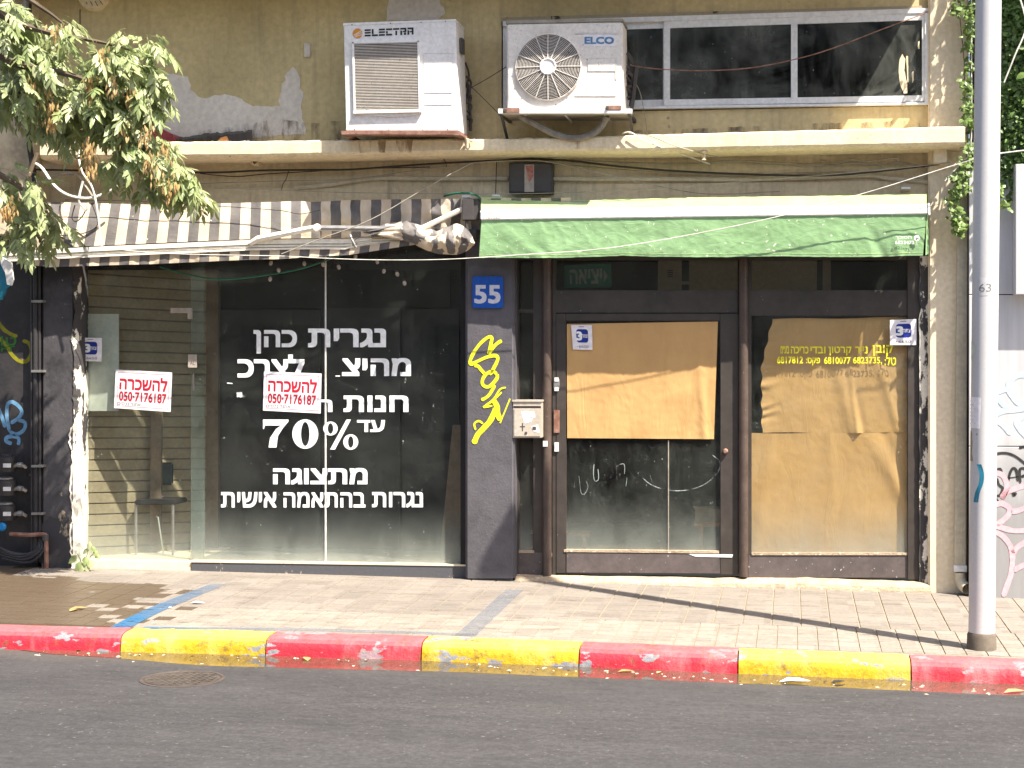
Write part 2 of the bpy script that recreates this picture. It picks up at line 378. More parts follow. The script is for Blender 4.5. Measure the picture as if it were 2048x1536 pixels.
def stain_mat(name, col, t):
    m = NT(name); f = m.ramp(m.noise(1, 7, .65, stretch=(10, 10, 3)), t-.08, t+.12, 0, .75); d = m.n("ShaderNodeBsdfTransparent")
    x = m.n("ShaderNodeMixShader"); m.l(f, x.inputs[0]); m.l(d.outputs[0], x.inputs[1]); m.l(m.bsdf((*col, 1), .85), x.inputs[2]); return m.done(x.outputs[0])
M['ruststain'] = stain_mat('rust_stain', (.34, .22, .12), .46)
M['grime'] = stain_mat('grime_stain', (.20, .15, .095), .56)
M['chalk'] = stain_mat('chalk_smear', (.55, .62, .60), .5)

# ---- ground materials
def wet_mask(m):   # damp patch at the left end of the pavement, reaching along the joints
    x, y, z = m.xyz()
    n = m.math('MULTIPLY', m.math('SUBTRACT', m.noise(1.6, 5, .6), .5), 1.3)
    e = m.math('ADD', m.math('MULTIPLY', m.math('ADD', y, 1.9), -.42), -4.15)       # edge x as a function of y
    d = m.math('ADD', m.math('SUBTRACT', e, x), n)                                  # >0: wet
    top = m.ramp(y, -.75, -.45, 0, 1.2); d = m.math('SUBTRACT', d, top)
    return d
def paver_mat(name, a, b, size):
    m = NT(name); x, y, z = m.xyz()
    fx = m.math('FLOOR', m.math('DIVIDE', x, size)); fy = m.math('FLOOR', m.math('DIVIDE', y, size))
    cv = m.n("ShaderNodeCombineXYZ"); m.l(fx, cv.inputs[0]); m.l(fy, cv.inputs[1])
    wn = m.n("ShaderNodeTexWhiteNoise", noise_dimensions='2D'); m.l(cv.outputs[0], wn.inputs[0]); r = wn.outputs[0]
    c = m.mix(m.ramp(m.noise(1.1, 7, .6, stretch=(1, 2.2, 1)), .3, .7), (*a, 1), (*b, 1))
    c = m.mul(c, m.ramp(r, 0, 1, .87, 1.09)); c = m.mul(c, m.ramp(m.noise(45, 5, .7), .3, .7, .8, 1.15))
    st = m.ramp(m.noise(1, 7, .7, stretch=(3.5, 16, 1)),   .56, .66, 0, .6); c = m.mix(st, c, (.07, .05, .035, 1))
    wd = m.math('ADD', wet_mask(m), m.math('MULTIPLY', m.math('SUBTRACT', r, .62), .9)); w = m.ramp(wd, -.02, .05)
    c = m.mix(m.math('MULTIPLY', w, .86), c, (.075, .05, .028, 1))
    ro = m.ramp(w, 0, 1, .85, .42)
    return m.done(m.bsdf(c, ro, 0, .4, m.bump(m.noise(70, 5, .7), .35, .004)))
M['paver'] = paver_mat('grey_paver', (.222, .192, .163), (.188, .162, .137), .19)
M['paversmall'] = paver_mat('pale_paver', (.262, .228, .190), (.220, .190, .158), .125)
def bed_mat():
    m = NT('joint_sand'); w = m.ramp(wet_mask(m), -.75, -.1)
    c = m.mix(w, (.27, .22, .155, 1), (.06, .042, .024, 1)); c = m.mul(c, m.ramp(m.noise(30, 4), .3, .7, .8, 1.1))
    return m.done(m.bsdf(c, .85, 0, .3))
M['bed'] = bed_mat()
def asphalt():
    m = NT('asphalt'); c = m.mix(m.ramp(m.noise(1.1, 7, .62, stretch=(.6, 1.6, 1)), .3, .72), (.040, .038, .039, 1), (.056, .053, .053, 1))
    c = m.mix(m.ramp(m.noise(.7, 6, .6, stretch=(.5, 2.2, 1)), .62, .75, 0, .35), c, (.075, .07, .066, 1))
    c = m.mul(c, m.ramp(m.noise(30, 9, .88), .34, .66, .6, 1.42)); c = m.mul(c, m.ramp(m.noise(9, 6, .65, stretch=(.5, 1.6, 1)), .3, .7, .84, 1.16))
    f = m.ramp(m.noise(34, 3, .6), .66, .70); c = m.mix(m.math('MULTIPLY', f, .6), c, (.17, .16, .15, 1))
    x, y, z = m.xyz(); g = m.ramp(m.math('ADD', y, m.math('MULTIPLY', m.noise(2, 6), .4)), -2.85, -2.5, 0, .45); c = m.mix(g, c, (.10, .088, .072, 1))
    return m.done(m.bsdf(c, .85, 0, .3, m.bump(m.noise(190, 3, .7), .6, .004)))
M['asphalt'] = asphalt()
def kerb_mat(name, col, pale):
    m = NT(name); x, y, z = m.xyz()
    g = m.n("ShaderNodeNewGeometry").outputs['True Normal']; sn = m.n("ShaderNodeSeparateXYZ"); m.l(g, sn.inputs[0])
    c = m.mix(m.ramp(m.noise(2.5, 7, .6), .35, .7), (*col, 1), tuple(v*.82 for v in col)+(1,))
    dust = m.math('MULTIPLY', m.ramp(sn.outputs[2], .5, .97), .62); c = m.mix(dust, c, (*pale, 1))
    c = m.mix(m.ramp(m.noise(4.2, 8, .62, stretch=(1, 1, 2.4)), .578, .592), c, (.22, .22, .235, 1))          # chips down to concrete
    c = m.mix(m.ramp(m.noise(9, 9, .78), .54, .64, 0, .85), c, (.10, .065, .03, 1)); c = m.mul(c, m.ramp(m.noise(30, 6, .7), .3, .7, .72, 1.2))
    c = m.mix(m.ramp(m.noise(1, 6, .7, stretch=(4, 4, 1.5)), .5, .68, 0, .7), c, (*pale, 1))
    return m.done(m.bsdf(c, .6, 0, .4, m.bump(m.noise(16, 9, .72), .9, .012)))
M['kred'] = kerb_mat('kerb_red', (.50, .016, .035), (.50, .16, .165))
M['kyel'] = kerb_mat('kerb_yellow', (.52, .33, .004), (.56, .43, .13))
def puddle():
    m = NT('gutter_water'); c = m.mix(m.ramp(m.noise(3, 5), .3, .7), (.05, .036, .022, 1), (.085, .065, .045, 1))
    return m.done(m.bsdf(c, .04, 0, .9, m.bump(m.noise(14, 3), .03, .003)))
M['water'] = puddle()
def worn_paint(name, col, wear):
    m = NT(name); d = m.n("ShaderNodeBsdfTransparent"); wt_ = m.ramp(wet_mask(m), -.5, .2)
    c = m.mix(wt_, (.15, .185, .24, 1), (*col, 1))
    f = m.ramp(m.noise(11, 8, .7, stretch=(1, 2, 1)), wear-.06, wear+.05, 1, 0)
    f = m.math('MULTIPLY', f, m.ramp(wt_, 0, 1, .36, .97))
    x = m.n("ShaderNodeMixShader"); m.l(f, x.inputs[0]); m.l(d.outputs[0], x.inputs[1]); m.l(m.bsdf(c, .6), x.inputs[2]); return m.done(x.outputs[0])
M['blueline'] = worn_paint('blue_line_paint', (.02, .115, .24), .60)

# ------------------------------------------------------------------ ROAD, PAVEMENT, KERB
rd = B()
ys = [-60, -30, -20, -14, -10, -8, -6.2, -5.5, -4.8, -4.2, -3.6, -3.1, -2.62, -2.3]
for i in range(len(ys)-1):
    for x0, x1 in ((-60, -8), (-8, 4), (4, 60)):
        rd.poly([(x0, ys[i], road_z(x0, ys[i])), (x1, ys[i], road_z(x1, ys[i])), (x1, ys[i+1], road_z(x1, ys[i+1])), (x0, ys[i+1], road_z(x0, ys[i+1]))])
road = struct(rd.make('road', M['asphalt']))

pavement = bpy.data.objects.new('pavement', None); COL.objects.link(pavement); pavement.location = (-2, -1.2, 0); struct(pavement)
KX = [-60, -9, -4.98, -3.20, -2.23, -1.28, -.32, .68, 1.35, 4, 60]
KY = [-2.50, -2.49, -2.46, -2.386, -2.366, -2.376, -2.42, -2.43, -2.439, -2.45, -2.5]
def kerb_y(x):
    for i in range(len(KX)-1):
        if x <= KX[i+1]:
            t = (x-KX[i])/(KX[i+1]-KX[i]); t = t*t*(3-2*t) if -5 < x < 1.35 else t
            return KY[i]+(KY[i+1]-KY[i])*max(0, t)
    return -2.5
bd = B()
for x0 in [-60, -30, -15]+[-8.5+.5*i for i in range(26)]+[4.6, 15, 30]:
    x1 = {-60: -30, -30: -15, -15: -8.5}.get(x0, x0+.5 if x0 < 4.5 else (15 if x0 < 5 else (30 if x0 == 15 else 60)))
    a, b = kerb_y(x0)-.03, kerb_y(x1)-.03
    bd.poly([(x0, a, pave_z(x0, a)-.006), (x1, b, pave_z(x1, b)-.006), (x1, .02, pave_z(x1, .02)-.006), (x0, .02, pave_z(x0, .02)-.006)])
bd.make('paving_bed', M['bed'], pavement)
tiles = []
def tile_geo(b, x, y, sx, sy, gx, gy, lo):
    x0, x1, y0, y1 = x+gx, x+sx-gx, y+gy, y+sy-gy; e = .003
    h = [pave_z(px, py)+random.uniform(-.0012, .0012) for px, py in ((x0, y0), (x1, y0), (x1, y1), (x0, y1))]
    n = len(b.v)
    b.v += [Vector(p) for p in ((x0, y0, h[0]-.008), (x1, y0, h[1]-.008), (x1, y1, h[2]-.008), (x0, y1, h[3]-.008),
            (x0+e, y0+e, h[0]), (x1-e, y0+e, h[1]), (x1-e, y1-e, h[2]), (x0+e, y1-e, h[3]))]
    for q in ((4,5,6,7),(0,1,5,4),(1,2,6,5),(2,3,7,6),(3,0,4,7)): b.f.append(tuple(n+i for i in q)); b.m.append(lo)
BIG, SMALL, YB = .19, .125, -1.62
i = 0
for j in range(9):
    y = YB+j*.19
    if y+.19 > .03: break
    for i in range(int(8.6/BIG)):
        tiles.append((-6.6+i*BIG+(BIG/2 if j % 2 == 99 else 0), y, BIG, BIG, 0))
for j in range(9):
    y = YB-(j+1)*SMALL
    for i in range(int(8.6/SMALL)):
        x = -6.6+i*SMALL
        if y < min(kerb_y(x), kerb_y(x+SMALL))-.01: continue
        tiles.append((x, y, SMALL, SMALL, 1))
def tile_score(t):
    x, y, sx, sy, k = t
    px = 1211+3180*((x+.375/3.18*(0))/(y+12)) # rough: size only
    inside = -5.5+(-y)*.0 < x < 1.9
    return (1 if inside else 0)*sx*sy/(y+12)**3
tiles.sort(key=tile_score, reverse=True)
for t in tiles[:290]:
    b = B(); tile_geo(b, t[0], t[1], t[2], t[3], .0035, .0012, 0); b.make('paver', M['paver' if t[4] == 0 else 'paversmall'], pavement)
b = B()
for t in tiles[290:]: tile_geo(b, t[0], t[1], t[2], t[3], .0035 if t[4] == 0 else .0022, .0012, t[4])
b.make('paver_field', [M['paver'], M['paversmall']], pavement, kind='stuff')
# far ends of the pavement outside the picture
b = B()
for x0, x1 in ((-40, -6.6), (1.98, 40)): b.poly([(x0, kerb_y(x0)-.03, pave_z(x0, kerb_y(x0))), (x1, kerb_y(x1)-.03, pave_z(x1, kerb_y(x1))), (x1, .02, pave_z(x1, .02)), (x0, .02, pave_z(x0, .02))])
b.make('plain_paving', M['paver'], pavement)
# painted bay lines
def pave_strip(pl, w):
    b = B(); P = smooth_path([on_pave(*p) for p in pl], 6) if len(pl) > 2 else [on_pave(*pl[0]).lerp(on_pave(*pl[1]), t/8) for t in range(9)]
    n = 0
    for i, p in enumerate(P):
        t = (P[min(i+1, len(P)-1)]-P[max(i-1, 0)]).normalized(); q = Vector((-t.y, t.x, 0))*w/2
        for s in (q, -q): v = p+s; b.v.append(Vector((v.x, v.y, pave_z(v.x, v.y)+.004)))
    for i in range(len(P)-1): b.f.append((2*i, 2*i+1, 2*i+3, 2*i+2)); b.m.append(0)
    b.make('painted_line', M['blueline'], pavement)
pave_strip([(240, 1256), (318, 1217), (440, 1168)], .13)
pave_strip([(285, 1257), (553, 1259), (760, 1264), (955, 1270)], .09)
pave_strip([(930, 1272), (965, 1240), (1030, 1180)], .13)

kerb = bpy.data.objects.new('kerb', None); COL.objects.link(kerb); kerb.location = (-2, -2.5, -.1); struct(kerb)
kb = [on_pave(px, 712+ (1262-712)).x for px in (0,)]  # (keeps helper warm)
kpx = [(-700, 1240), (-360, 1245), (-45, 1250), (268, 1257), (553, 1264), (858, 1273), (1167, 1284), (1478, 1299), (1817, 1309), (2150, 1322), (2480, 1330)]
kx = [on_pave(*p).x for p in kpx]
kcol = ['kyel', 'kred', 'kred', 'kyel', 'kred', 'kyel', 'kred', 'kyel', 'kred', 'kyel']
prof = [(0, 0), (-.12, -.003), (-.17, -.012), (-.195, -.032), (-.207, -.07), (-.218, -.16)]
for i in range(len(kx)-1):
    b = B(); x0, x1 = kx[i]+.004, kx[i+1]-.004; N = 8; P = len(prof)
    for k in range(N+1):
        x = x0+(x1-x0)*k/N; yk = kerb_y(x); z = pave_z(x, yk)
        for dy, dz in [(0, -.16)]+prof:
            w = noise.noise(Vector((x*5, dy*20, i)))*.004
            b.v.append(Vector((x, yk+dy+w, z+dz+w*.6+.004)))
    P = len(prof)+1
    for k in range(N):
        for q in range(P-1): a = k*P+q; b.f.append((a, a+1, a+P+1, a+P)); b.m.append(0)
    b.f.append(tuple(range(P))); b.f.append(tuple(N*P+q for q in range(P))); b.m += [0, 0]
    b.make('kerb_stone', M[kcol[i]], kerb, smooth=True)
for xa, xb in ((-40, kx[0]), (kx[-1], 40)):
    b = B(); y0 = kerb_y(xa); y1 = kerb_y(xb)
    b.hexa([(xa, y0-.2, pave_z(xa, y0)-.2), (xb, y1-.2, pave_z(xb, y1)-.2), (xb, y1-.2, pave_z(xb, y1)), (xa, y0-.2, pave_z(xa, y0))],
           [(xa, y0, pave_z(xa, y0)-.2), (xb, y1, pave_z(xb, y1)-.2), (xb, y1, pave_z(xb, y1)), (xa, y0, pave_z(xa, y0))])
    b.make('kerb_run', M['kyel'], kerb)
# gutter water
b = B(); edge = [(40, 1301), (100, 1309), (180, 1314), (250, 1319), (340, 1327), (430, 1333), (553, 1336), (700, 1340), (858, 1344), (1000, 1349), (1167, 1356), (1330, 1362), (1478, 1368), (1650, 1375), (1817, 1383), (1950, 1389), (2048, 1393), (2300, 1397), (2600, 1400)]
E2 = smooth_path([Vector((p[0], p[1], 0)) for p in edge], 4)
for i, e in enumerate(E2):
    p = on_road(e.x, e.y+1.1*noise.noise(Vector((e.x*.02, 0, 0)))+.5*noise.noise(Vector((e.x*.11, 3, 0)))); yk = kerb_y(p.x)-.205
    b.v += [Vector((p.x, min(p.y, yk-.005), road_z(p.x, -2.6)+.004)), Vector((p.x, yk, road_z(p.x, -2.6)+.004))]
for i in range(len(E2)-1): b.f.append((2*i, 2*i+2, 2*i+3, 2*i+1)); b.m.append(0)
struct(b.make('gutter_water', M['water']))

# ------------------------------------------------------------------ BUILDING
bld = thing('corner_shop_building', (-2, 0, 0), 'weathered olive and cream plastered building with two shop fronts', 'building')
ZT = 5.2
WTL = (1005, 30); 
b = B()  # upper wall round the window opening
yw, yb_ = -.05, .2
xl, xr = -7.5, at(1880, 150, yw).x; wx0, wx1 = at(1003, 130, yw).x, at(1862, 130, yw).x
wz0, wz1 = at(1450, 219, yw).z, at(1450, 27, yw).z; z0 = at(1200, 300, yw).z
b.box(xl, wx0, yw, yb_, z0, ZT); b.box(wx1, xr, yw, yb_, z0, ZT)
b.box(wx0, wx1, yw+.001, yb_, z0, wz0); b.box(wx0, wx1, yw+.001, yb_, wz1, ZT)
b.make('upper_wall', M['wall'], bld)
def patch(px, y, mat, name='plaster_patch', amp=5, step=9, parent=bld, th=.003):
    b = B(); b.outline([at(x, z, y-th) for x, z in jag(px, amp, step)], y+.002); return b.make(name, M[mat], parent)
patch([(300, 138), (325, 148), (375, 152), (382, 180), (405, 197), (440, 188), (480, 195), (505, 212), (560, 213), (563, 180), (570, 150), (585, 132), (597, 150), (600, 178), (605, 185), (602, 215), (612, 268), (500, 275), (270, 275), (280, 200)], yw, 'patch')
patch([(782, -30), (776, 20), (773, 40), (800, 40), (873, 42), (893, 25), (878, 5), (884, -30)], yw, 'patch')
# balcony slab that shades the wall
b = B(); bx = at(1882, -60, yw).x; b.box(-7.2, bx, -.80, .2, 4.64, 4.80); b.box(-7.2, bx, -.80, -.70, 4.80, 5.7)
b.make('balcony', M['wall'], bld, bevel=.01)
b = B(); b.box(-7.5, 1.3, .2, 4.5, 5.2, 5.4); b.box(-7.5, 1.3, 4.3, 4.5, -.3, 5.2); b.box(-7.5, -7.3, .2, 4.3, -.3, 5.2); b.box(1.1, 1.3, .2, 4.3, -.3, 5.2)
b.make('shell', M['column'], bld)
# band under the ledge
b = B(); bz0 = at(1300, 472, -.02).z; bz1 = at(1200, 290, -.02).z
b.box(-6.45, at(1857, 400, -.02).x, -.02, .2, bz0, bz1); b.make('fascia_wall', M['band'], bld)
b = B(); b.box(-6.2, at(1857, 400, -.03).x, -.032, -.02, at(1400, 398, -.03).z, at(1400, 366, -.03).z); b.make('fascia_strip', M['boxdark'] if False else M['band'], bld, jitter=.002)
# ledge
b = B(); N = 150; tops = [(80, 287), (500, 283), (1040, 278), (1300, 270), (1600, 262), (1930, 253)]; bots = [(80, 313), (500, 311), (1040, 301), (1300, 299), (1600, 293), (1930, 287)]
def lerp_px(pl, x):
    for i in range(len(pl)-1):
        if x <= pl[i+1][0] or i == len(pl)-2:
            t = (x-pl[i][0])/(pl[i+1][0]-pl[i][0]); return pl[i][1]+(pl[i+1][1]-pl[i][1])*t
rows = []
for k in range(N+1):
    x = 80+1850*k/N; jt = noise.noise(Vector((x*.05, 1, 0)))*1.6+noise.noise(Vector((x*.21, 2, 0)))*1.3+noise.noise(Vector((x*.6, 5, 0)))*.6
    T = at(x, lerp_px(tops, x)+jt, -.34); Bt = at(x, lerp_px(bots, x)+jt*.5, -.34)
    ring = [(T.x, .0, T.z+.015), (T.x, -.325, T.z+.004), (T.x, -.34, T.z-.008), (T.x, -.34, Bt.z+.012), (T.x, -.328, Bt.z-.006), (T.x, -.29, Bt.z-.020), (T.x, .0, Bt.z-.025)]
    b.v += [Vector(r) for r in ring]
for k in range(N):
    for q in range(6): a = k*7+q; b.f.append((a, a+7, a+8, a+1)); b.m.append(0)
b.f.append(tuple(range(7))); b.f.append(tuple(N*7+q for q in range(7))); b.m += [0, 0]
b.make('ledge', M['ledge'], bld)
b = B(); b.pbox(1868, 284, 1895, 326, -.2, .0); b.make('corbel', M['column'], bld, bevel=.004)
for q in ([(716, 280), (742, 280), (740, 306), (720, 306)], [(756, 280), (772, 280), (770, 305), (758, 305)], [(790, 280), (826, 279), (822, 305), (800, 305)], [(1150, 278), (1162, 278), (1160, 299), (1152, 299)]): patch(q, -.3405, 'ruststain', 'rust_stain', 1.5, 5, th=.002)
patch([(1268, 262), (1400, 257), (1560, 250), (1700, 246), (1840, 240), (1842, 270), (1268, 284)], yw, 'grime', 'grime_stain', 2.5, 7, th=.0025)
patch([(560, 238), (620, 246), (690, 240), (690, 285), (380, 285), (400, 262)], yw-.003, 'grime', 'grime_stain', 5, 7, th=.0025)
# pale of the stained rusty run under the first air conditioner
# columns
b = B(); b.pbox(1857, -120, 1938, 1230, -.1, .2); b.make('end_column', M['column'], bld, bevel=.012)
b = B()
N = 90
for k in range(N+1):
    py = 512+ (1182-512)*k/N; j1 = noise.noise(Vector((py*.03, 5, 0)))*5+noise.noise(Vector((py*.17, 9, 0)))*2.5
    a = at(1839+j1*.8, py, -.055); c = at(1858, py, -.055); b.v += [a, c, Vector((a.x, .05, a.z))]
for k in range(N):
    a = 3*k; b.f += [(a, a+3, a+4, a+1), (a+2, a+5, a+3, a)]; b.m += [0, 0]
b.make('peeling_reveal', M['peel'], bld)
b = B(); b.pbox(930, 425, 1029, 1162, -.15, .05); b.make('middle_pillar', M['pillar'], bld, bevel=.02, seg=3)
b = B(); b.pbox(-250, 470, 76, 1142, -.10, .05); b.make('black_wall', M['blackwall'], bld)
b = B(); b.pbox(82, 500, 150, 1142, -.14, .05); b.make('black_pier', M['pier'], bld, bevel=.02, seg=3)
b = B(); b.outline([at(x, y, -.146) for x, y in jag([(84, 1138), (84, 1050), (100, 1032), (112, 1040), (124, 1022), (138, 1035), (140, 1138)], 4, 6)], -.138)
b.make('pier_foot', M['pier_low'], bld)
b = B()
for k in range(N+1):
    py = 520+(1138-520)*k/N; j1 = noise.noise(Vector((py*.02, 15, 0)))*7+noise.noise(Vector((py*.11, 19, 0)))*4; w = 9 if py > 850 else 4
    a = at(150-w+j1, py, -.147); c = at(161+j1*.2, py, -.10); b.v += [a, c, Vector((c.x, .04, c.z))]
for k in range(N):
    a = 3*k; b.f += [(a, a+3, a+4, a+1), (a+1, a+4, a+5, a+2)]; b.m += [0, 0]
b.make('peeling_edge', M['peel2'], bld)
b = B(); b.pbox(-250, -120, 60, 470, -.2, .2); b.make('left_pier', M['column2'], bld, bevel=.01)
# thresholds
b = B(); N = 40
tp = [(1032, 1151), (1200, 1155), (1420, 1158), (1600, 1158), (1840, 1166)]
for k in range(N+1):
    x = 1032+(1862-1032)*k/N; j1 = noise.noise(Vector((x*.03, 25, 0)))*2.5+noise.noise(Vector((x*.15, 29, 0)))*1.5
    if abs(x-1425) < 12: j1 += 5
    T = at(x, lerp_px(tp, x)+j1*.4, -.09); yo = -.13+.012*noise.noise(Vector((x*.06, 3, 0)))
    gz = pave_z(T.x, -.13)-.02
    b.v += [Vector((T.x, .05, T.z+.002)), Vector((T.x, -.03, T.z)), Vector((T.x, -.085, T.z-.008)), Vector((T.x, yo+.01, T.z-.03)), Vector((T.x, yo, T.z-.055)), Vector((T.x, yo-.005, gz))]
for k in range(N):
    for q in range(5): a = k*6+q; b.f.append((a, a+1, a+7, a+6)); b.m.append(0)
b.f.append(tuple(range(6))); b.f.append(tuple(N*6+q for q in range(6))); b.m += [0, 0]
b.make('stone_threshold', M['sillstone'], bld, jitter=.006)
b = B(); b.quadbox([(150, 1119), (382, 1122), (382, 1143), (150, 1140)], -.05, .9); b.make('plaster_sill', M['ledge'], bld, bevel=.005, jitter=.003)
b = B(); b.quadbox([(382, 1122), (932, 1131), (932, 1160), (382, 1144)], -.06, .9); b.make('dark_sill', [peel_mat('chipped_sill', (.08, .08, .09), (.5, .45, .36), .62, 10)], bld, bevel=.005)
b = B(); b.quadbox([(382, 1121.5), (932, 1129.5), (932, 1132.5), (382, 1124.5)], -.065, .02); b.make('sill_lip', M['ledge'], bld)

# ---- left display window
dw = part('display_window', bld)
def pane(x0, y0, x1, y1, y, mat='glass', parent=dw, name='pane', th=.008):
    b = B(); b.quadbox([(x0, y0[0]), (x1, y0[1]), (x1, y1[1]), (x0, y1[0])], y, y+th); return b.make(name, M[mat], parent)
pane(157, (470, 470), 408, (1119, 1123), .0)
pane(381, (470, 470), 650, (1122, 1126), -.014)
pane(651.5, (470, 470), 931, (1126, 1130), -.014)
b = B(); b.pbox(382, 470, 409, 1124, .012, .016); b.make('overlap_strip', M['glassfin'], dw)
b = B(); b.pbox(649.6, 500, 652.2, 1127, -.017, -.004); b.make('joint_seal', M['cablewhite'], dw)
b = B(); b.pbox(921, 500, 931, 1130, -.05, .05); b.make('side_frame', M['dark'], dw)
b = B(); b.pbox(157, 470, 164, 1120, -.02, .02); b.make('side_channel', M['metal'], dw)
# room behind
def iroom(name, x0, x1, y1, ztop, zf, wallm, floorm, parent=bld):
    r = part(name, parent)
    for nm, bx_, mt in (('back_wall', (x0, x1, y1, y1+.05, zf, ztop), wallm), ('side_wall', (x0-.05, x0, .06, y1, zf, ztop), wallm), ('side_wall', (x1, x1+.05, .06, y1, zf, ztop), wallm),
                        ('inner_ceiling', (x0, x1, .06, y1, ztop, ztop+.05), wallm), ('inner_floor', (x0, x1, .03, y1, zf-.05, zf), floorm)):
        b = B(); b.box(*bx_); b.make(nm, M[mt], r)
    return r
fl = at(650, 1128, 0).z
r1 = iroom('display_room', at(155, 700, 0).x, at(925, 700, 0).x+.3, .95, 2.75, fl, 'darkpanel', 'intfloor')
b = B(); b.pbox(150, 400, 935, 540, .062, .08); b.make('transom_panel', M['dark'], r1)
# angled wall of boards, each board a piece
sid = part('board_wall', bld)
pA = at(158, 712, .06); pBq = at(432, 712, .86)
nb = 29; h = .0835
for k in range(nb):
    zt = at(158, 524+k*22, .06).z
    if zt-h < fl-.04: break
    b = B(); dz = -.032; jx = random.uniform(-.002, .002); g = .006
    dirv = Vector((pBq.x-pA.x, pBq.y-pA.y, 0)); nrm = Vector((dirv.y, -dirv.x, 0)).normalized()
    c = [pA+Vector((0, 0, zt-g-pA.z)), pA+dirv+Vector((0, 0, zt-g+dz-pA.z)), pA+dirv+Vector((0, 0, zt-h+dz-pA.z)), pA+Vector((0, 0, zt-h-pA.z))]
    c = [v+Vector((0, 0, .002*noise.noise(v*7)))+nrm*(jx) for v in c]
    b.hexa([c[3], c[2], c[1], c[0]], [v-nrm*.03 for v in (c[3], c[2], c[1], c[0])]); b.make('board', M['siding'], sid, bevel=.002, seg=1)
b = B(); b.hexa([pA+Vector((0, 0, -2)), pA+dirv+Vector((0, 0, -2)), pA+dirv+Vector((0, 0, 1.2)), pA+Vector((0, 0, 1.2))], [v-nrm*.05 for v in (pA+Vector((0, 0, -2)), pA+dirv+Vector((0, 0, -2)), pA+dirv+Vector((0, 0, 1.2)), pA+Vector((0, 0, 1.2)))])
for v in b.v: v -= nrm*.012
b.make('board_backing', M['wood'], sid)
b = B(); b.pbox(410, 530, 436, 1118, .80, .86); b.make('corner_post', M['wood'], sid)
b = B(); b.pbox(163, 628, 237, 822, .05, .062); b.make('blank_panel', M['paleboard'], sid)
# dark boards at the back
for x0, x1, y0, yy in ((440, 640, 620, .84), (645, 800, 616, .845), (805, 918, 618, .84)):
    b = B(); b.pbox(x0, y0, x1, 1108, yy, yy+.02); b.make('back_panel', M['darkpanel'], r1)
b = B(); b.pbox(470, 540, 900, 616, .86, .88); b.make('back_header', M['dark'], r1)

# ---- right shop front
sf = part('shop_front', bld)
def fr(x0, y0, x1, y1, yf, yb, mat='brown', name='frame_bar', bevel=.004):
    b = B(); b.pbox(x0, y0, x1, y1, yf, yb); return b.make(name, M[mat], sf, bevel=bevel)
fr(1030, 478, 1840, 520, -.02, .04)
fr(1029, 478, 1037, 1150, -.03, .04)
fr(1066, 478, 1088, 1150, -.012, .04)
fr(1104, 478, 1112, 1150, -.02, .04)
fr(1036, 618, 1068, 626, -.015, .03)
fr(1104, 580, 1476, 626, -.015, .03, name='transom_bar')
fr(1496, 580, 1822, 632, -.015, .03, name='transom_bar')
fr(1030, 1105, 1088, 1152, -.016, .03, 'brownbar', 'bottom_rail')
fr(1496, 1110, 1822, 1156, -.016, .03, 'brownbar', 'bottom_rail')
fr(1494, 478, 1503, 1156, -.012, .04)
fr(1815, 478, 1841, 1160, -.03, .045)
for x in (1094, 1487):
    b = B(); p0 = at(x, 480, -.035); p1 = at(x, 1153, -.035); b.tube([p0, p1], .036, 14); b.make('round_post', M['post'], sf, smooth=True)
# ledges where frame meets glass, sunlit
fr(1036, 1101, 1068, 1106, -.02, .03, 'sillstone', 'glazing_bead', .001); fr(1503, 1105.5, 1815, 1110.5, -.022, .03, 'sillstone', 'glazing_bead', .001)
pane(1037, (520, 520), 1067, (1104, 1104), .008, 'glassdoor', sf)
pane(1112, (520, 520), 1476, (582, 582), .008, 'glass', sf, 'transom_pane')
pane(1503, (520, 520), 1816, (582, 582), .008, 'glass', sf, 'transom_pane')
pane(1503, (630, 630), 1816, (1108, 1110), -.012, 'glassdoor', sf)
# the door
dr = part('glass_door', bld)
for nm, a in (('stile', (1112, 627, 1132, 1147)), ('stile', (1440, 627, 1477, 1150)), ('top_rail', (1132, 627, 1440, 642))):
    b = B(); b.pbox(*a, -.022, .025); b.make(nm, M['brown'], dr, bevel=.005)
b = B(); b.quadbox([(1132, 1104), (1440, 1107), (1440, 1148), (1132, 1146)], -.024, .025); b.make('bottom_rail', M['brownbar'], dr, bevel=.005)
b = B(); b.quadbox([(1128, 1099), (1438, 1102), (1438, 1107), (1128, 1104)], -.028, .02); b.make('glazing_bead', M['sillstone'], dr)
pane(1131, (641, 641), 1441, (1103, 1105), .004, 'glassdoor', dr)
b = B(); b.quadbox([(1377, 1108), (1466, 1109), (1464, 1115), (1390, 1113)], -.0265, -.024); b.make('paint_smear', M['white'], dr)
for z0_, z1_ in ((758, 778), (820, 866)):
    b = B(); b.pbox(1107, z0_, 1119, z1_, -.03, -.015); b.make('lock_plate', M['rust' if z0_ > 800 else 'metal'], dr, bevel=.003)
b = B(); b.pbox(1109, 755, 1117, 763, -.034, -.028); b.pbox(1109, 774, 1117, 782, -.034, -.028); b.pbox(1109, 885, 1117, 903, -.034, -.02); b.pbox(1086, 882, 1095, 893, -.074, -.06); b.make('latch_plate', M['alu'], dr)
b = B(); b.lathe(at(1451, 902, -.022), (0, -1, 0), [(.014, 0), (.02, .003), (.02, .02), (.012, .03)], 14); b.make('knob', M['rust'], dr, smooth=True)
r2 = iroom('shop_room', at(1030, 700, 0).x, at(1840, 700, 0).x, 2.6, 2.75, at(1300, 1120, 0).z, 'intbrown', 'cardboard')
for a, yy in (((1316, 500, 1363, 582), .5), ((1378, 500, 1475, 582), .5), ((1503, 500, 1634, 582), .5), ((1645, 500, 1662, 582), .5)):
    b = B(); b.pbox(*a, yy, yy+.04); b.make('ceiling_panel', M['cream'], r2, bevel=.004)
